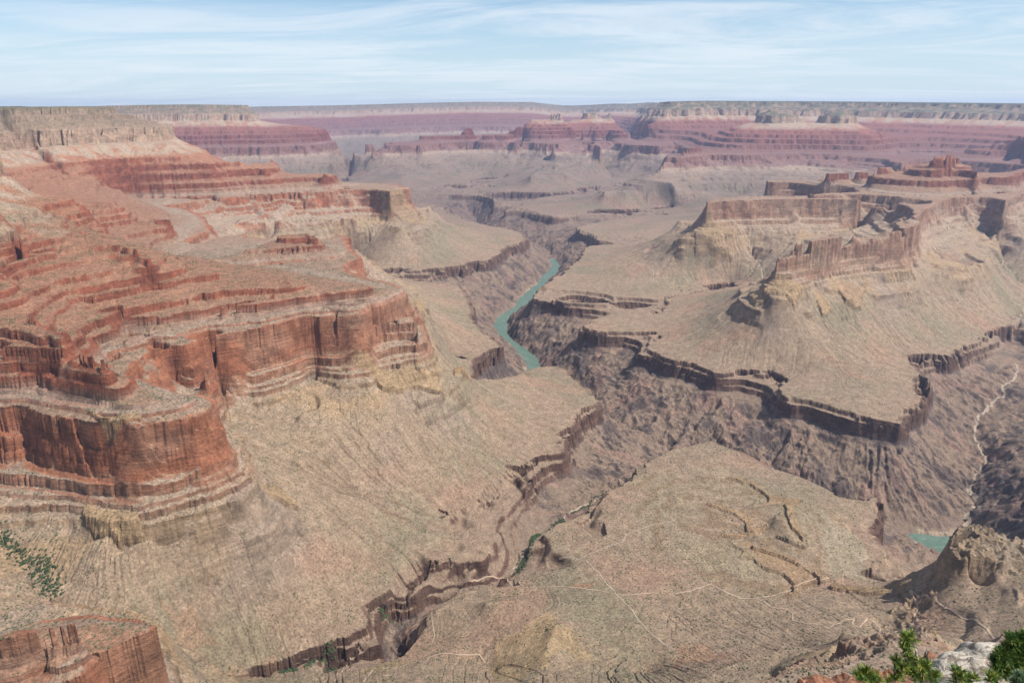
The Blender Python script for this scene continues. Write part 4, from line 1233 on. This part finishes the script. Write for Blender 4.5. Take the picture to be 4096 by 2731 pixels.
def part(name, verts, faces, mat, parent, smooth=True):
    me = bpy.data.meshes.new(name)
    me.from_pydata([tuple(v) for v in verts], [], faces)
    if smooth:
        me.polygons.foreach_set('use_smooth', [True] * len(faces))
    me.materials.append(mat)
    o = bpy.data.objects.new(name, me)
    C.objects.link(o)
    if parent is not None:
        o.parent = parent
        o.location = -parent.location
    return o


def tube(pts, r0, r1, n=7):
    V_, F_ = [], []
    m = len(pts)
    for i, p in enumerate(pts):
        d = (pts[min(i + 1, m - 1)] - pts[max(i - 1, 0)]).normalized()
        a = d.orthogonal().normalized(); b_ = d.cross(a)
        r = r0 + (r1 - r0) * i / (m - 1)
        for k in range(n):
            t_ = 2 * math.pi * k / n
            V_.append(p + (a * math.cos(t_) + b_ * math.sin(t_)) * r * rp.uniform(0.85, 1.15))
    for i in range(m - 1):
        for k in range(n):
            F_.append((i * n + k, i * n + (k + 1) % n, (i + 1) * n + (k + 1) % n, (i + 1) * n + k))
    F_.append(tuple(range(n))[::-1]); F_.append(tuple((m - 1) * n + k for k in range(n)))
    return V_, F_


def curve(pts, k=6, wob=0.004):
    out = []
    for i in range(len(pts) - 1):
        for j in range(k):
            out.append(pts[i].lerp(pts[i + 1], j / k) + Vector([rp.uniform(-wob, wob) for _ in range(3)]))
    out.append(pts[-1])
    return out


def leaf_mat(name):
    m, t, b = material(name)
    a = t.nodes.new('ShaderNodeAttribute'); a.attribute_name = 'leaf'
    t.links.new(a.outputs['Color'], b.inputs['Base Color'])
    b.inputs['Roughness'].default_value = 0.55
    b.inputs['Specular IOR Level'].default_value = 0.3
    b.inputs['Subsurface Weight'].default_value = 0.0
    return m


m_need = leaf_mat('pine_needles')
m_bark = earth('grey_bark', (.50, .45, .40), (.30, .26, .22), 40)


def needles(name, clusters, d, parent, dens_=1.0, ln=0.055, cols=((.035, .09, .02), (.09, .17, .03), (.34, .31, .05))):
    V_, F_, K_ = [], [], []
    for cx_, cy_, R_ in clusters:
        c = Q(cx_, cy_, d); rad = 0.86 * R_ * 0.16992 * d / FPX
        ns = max(4, int(19 * (R_ / 80) ** 1.6 * dens_))
        for _ in range(ns):
            v = Vector([rp.gauss(0, 1) for _ in range(3)]).normalized()
            o_ = c + v * rad * rp.uniform(0.15, 0.85)
            ax = (v + Vector((0, 0, 0.7))).normalized()
            tint_ = rp.random()
            for _ in range(26):
                q = Vector([rp.gauss(0, 1) for _ in range(3)]).normalized()
                dr_ = (ax * 1.0 + q * 0.8).normalized()
                b0 = o_ + ax * rp.uniform(-0.02, 0.03)
                L_ = ln * rp.uniform(0.6, 1.1)
                sd_ = dr_.cross(q).normalized() * 0.0022
                i = len(V_)
                V_ += [b0 - sd_, b0 + sd_, b0 + dr_ * L_ + sd_ * 0.6, b0 + dr_ * L_ - sd_ * 0.6]
                F_.append((i, i + 1, i + 2, i + 3))
                w = rp.random()
                a, b_ = (cols[0], cols[1]) if w < 0.72 - 0.3 * tint_ else (cols[1], cols[2])
                f = rp.random()
                K_ += [[a[k] * (1 - f) + b_[k] * f for k in range(3)] + [1]] * 4
    o = part(name, V_, F_, m_need, parent, False)
    ca = o.data.color_attributes.new('leaf', 'FLOAT_COLOR', 'POINT')
    ca.data.foreach_set('color', np.array(K_, np.float32).ravel())
    return o


def tree(name, label, cat, base, d, trunk, branches, clusters, group=None, **kw):
    e_ = bpy.data.objects.new(name, None)
    C.objects.link(e_)
    e_.location = base
    e_['label'] = label; e_['category'] = cat
    if group:
        e_['group'] = group
    bpy.context.view_layer.update()
    tp = [base] + [Q(x, y, d) for x, y in trunk]
    V_, F_ = tube(curve(tp), kw.pop('r0', 0.02), kw.pop('r1', 0.006))
    part('trunk', V_, F_, m_bark, e_)
    for br in branches:
        V_, F_ = tube(curve([Q(x, y, d + rp.uniform(-.04, .04)) for x, y in br], 5, 0.003), 0.010, 0.004, 6)
        part('branch', V_, F_, m_bark, e_)
    needles('needles', clusters, d, e_, **kw)
    return e_


# rim ledge under the viewpoint, just below the frame
gx_, gy_ = 70, 50
LV_, LF_ = [], []
for j in range(gy_):
    for i in range(gx_):
        d = 3.0 + 7.5 * j / (gy_ - 1)
        x = 1500 + 1500 * i / (gx_ - 1)
        p = at(x, CY + 0.60 * FPX, d)
        p.z += -0.03 * d + 0.16 * float(noise(np.array([p.x]), np.array([p.y]), 1.3, 80)[0]) + 0.06 * float(noise(np.array([p.x]), np.array([p.y]), 0.4, 81)[0])
        LV_.append(p)
n0 = len(LV_)
LV_ += [Vector((v.x, v.y, v.z - 2.5)) for v in LV_]
for j in range(gy_ - 1):
    for i in range(gx_ - 1):
        a = j * gx_ + i
        LF_.append((a, a + 1, a + gx_ + 1, a + gx_)); LF_.append((n0 + a, n0 + a + gx_, n0 + a + gx_ + 1, n0 + a + 1))
for i in range(gx_ - 1):
    for a in (i, (gy_ - 1) * gx_ + i):
        LF_.append((a, a + 1, n0 + a + 1, n0 + a))
for j in range(gy_ - 1):
    for a in (j * gx_, j * gx_ + gx_ - 1):
        LF_.append((a, a + gx_, n0 + a + gx_, n0 + a))
m_lime, t, b = material('pale_limestone')
g = t.nodes.new('ShaderNodeNewGeometry')
n1_ = noise_node(t, g.outputs['Position'], 2.6, 8, 0.7)
n2_ = noise_node(t, g.outputs['Position'], 9.0, 6, 0.75, 1.0)
mx = t.nodes.new('ShaderNodeMix'); mx.data_type = 'RGBA'
t.links.new(maprange(t, n2_, 0.42, 0.56, 0, 1), mx.inputs[0])
mx.inputs[6].default_value = (.20, .165, .13, 1); mx.inputs[7].default_value = (.58, .51, .42, 1)
mx2 = t.nodes.new('ShaderNodeMix'); mx2.data_type = 'RGBA'
t.links.new(maprange(t, n1_, 0.5, 0.7, 0, 0.6), mx2.inputs[0]); t.links.new(mx.outputs[2], mx2.inputs[6]); mx2.inputs[7].default_value = (.45, .33, .24, 1)
t.links.new(mx2.outputs[2], b.inputs['Base Color'])
bp = t.nodes.new('ShaderNodeBump'); bp.inputs['Distance'].default_value = 0.06; bp.inputs['Strength'].default_value = 0.9
t.links.new(M(t, 'ADD', n1_, M(t, 'MULTIPLY', n2_, 0.5)), bp.inputs['Height']); t.links.new(bp.outputs[0], b.inputs['Normal'])
led = part('rim_ledge', LV_, LF_, m_lime, None)
led['kind'] = 'structure'

import bmesh
bm = bmesh.new()
bmesh.ops.create_icosphere(bm, subdivisions=6, radius=1)
cen = at(2335, 1660, 7.0)
for v in bm.verts:
    p = v.co.copy()
    n = p.normalized()
    q = np.array([n.x * 3 + 5]), np.array([n.y * 3 + n.z * 4 + 5])
    k = 1 + 0.10 * float(noise(q[0], q[1], 1.6, 90)[0]) + 0.05 * float(noise(q[0], q[1], 0.6, 91)[0]) + 0.02 * float(noise(q[0], q[1], 0.2, 92)[0])
    k *= 1 + 0.05 * math.floor(n.z * 4 + 0.8 * n.x) * 0.3
    v.co = Vector((p.x * 1.02, p.y * 0.75, p.z * 0.74)) * k + cen
me = bpy.data.meshes.new('boulder'); bm.to_mesh(me); bm.free()
me.polygons.foreach_set('use_smooth', [True] * len(me.polygons))
me.materials.append(m_lime)
bo = bpy.data.objects.new('boulder', me); C.objects.link(bo)
bo['label'] = 'pale white limestone boulder in the bottom right corner below the dark bushy pine'
bo['category'] = 'boulder'

tree('pine_sapling', 'tall thin pine top with a bare curved stem left of the white boulder', 'pine', at(2150, 1740, 6.0), 6.0,
     [(1070, 1100), (1050, 1000), (1010, 890), (945, 760), (915, 730), (905, 620), (870, 510), (835, 440)],
     [[(945, 755), (830, 745), (690, 740)], [(880, 545), (800, 535)], [(1010, 890), (960, 900), (880, 910)], [(1045, 990), (940, 960), (810, 930)],
      [(1020, 920), (1100, 870)], [(940, 960), (860, 985), (720, 905), (640, 915), (560, 810)]],
     [(760, 400, 78), (830, 400, 55), (745, 480, 60), (760, 560, 52), (780, 650, 55), (640, 705, 48), (690, 790, 72), (660, 840, 45), (820, 790, 58),
      (880, 715, 45), (960, 780, 70), (1040, 790, 55), (860, 880, 85), (1000, 860, 80), (1100, 900, 75), (950, 920, 70), (585, 935, 52), (1150, 930, 40)])
tree('pine_sapling', 'small bright green pine tuft at the bottom edge, leftmost of the rim pines', 'pine', at(2010, 1745, 6.0), 6.0,
     [(330, 1120), (300, 1014), (250, 960), (200, 900)], [[(300, 1010), (320, 965)], [(250, 960), (330, 930)]],
     [(170, 890, 78), (230, 850, 58), (320, 930, 62), (190, 970, 72), (105, 890, 36), (350, 960, 40), (510, 990, 34)], r0=0.015)
tree('pine_sapling', 'forked pine sprig standing in front of the middle of the white boulder', 'pine', at(2235, 1760, 5.8), 5.8,
     [(1640, 1100), (1600, 1000), (1520, 930), (1460, 850)], [[(1600, 1000), (1510, 960)], [(1520, 930), (1515, 840)]],
     [(1440, 850, 48), (1505, 835, 34), (1480, 930, 56), (1540, 975, 52), (1440, 990, 40)], r0=0.012)
tree('pine_sapling', 'tiny low pine tuft on the boulder just right of the forked sprig', 'pine', at(2245, 1770, 5.8), 5.8,
     [(1690, 1100), (1665, 1000)], [], [(1660, 945, 46), (1640, 980, 30)], r0=0.01)
tree('pine_sapling', 'low pine tuft on the boulder close below the dark bushy pine', 'pine', at(2290, 1770, 5.8), 5.8,
     [(1960, 1100), (1930, 980)], [[(1950, 1040), (1990, 990)]], [(1900, 930, 48), (1985, 990, 50), (1880, 975, 30)], r0=0.01)
tree('pine_tree', 'dark bushy pine with bare grey branches in the bottom right corner', 'pine', at(2400, 1760, 6.1), 6.1,
     [(2420, 1100), (2380, 900), (2340, 700), (2300, 480)],
     [[(2380, 900), (2290, 880), (2160, 780), (2060, 715)], [(2400, 800), (2300, 765), (2170, 735)], [(2290, 880), (2190, 850), (2100, 815)], [(2300, 890), (2250, 930), (2180, 950)]],
     [(2150, 420, 50), (2200, 480, 60), (2260, 440, 60), (2330, 400, 80), (2380, 480, 90), (2240, 560, 90), (2330, 600, 110), (2130, 560, 60), (2040, 640, 80), (2100, 680, 90), (1990, 720, 70),
      (2180, 700, 100), (2280, 740, 110), (2020, 800, 90), (2120, 820, 100), (2230, 840, 90), (2350, 820, 110), (2060, 880, 60), (2420, 650, 110)],
     dens_=2.2, r0=0.05, r1=0.02, cols=((.018, .055, .014), (.05, .14, .03), (.26, .24, .04)))
tree('sagebrush', 'grey green low bush at the very corner beneath the bare grey branches', 'bush', at(2400, 1760, 5.7), 5.7,
     [(2400, 1150), (2330, 1060)], [], [(2290, 960, 60), (2340, 930, 60), (2380, 990, 80), (2250, 1010, 60), (2320, 1010, 60)],
     dens_=2.0, ln=0.035, r0=0.012, cols=((.06, .12, .06), (.12, .19, .09), (.17, .22, .12)))
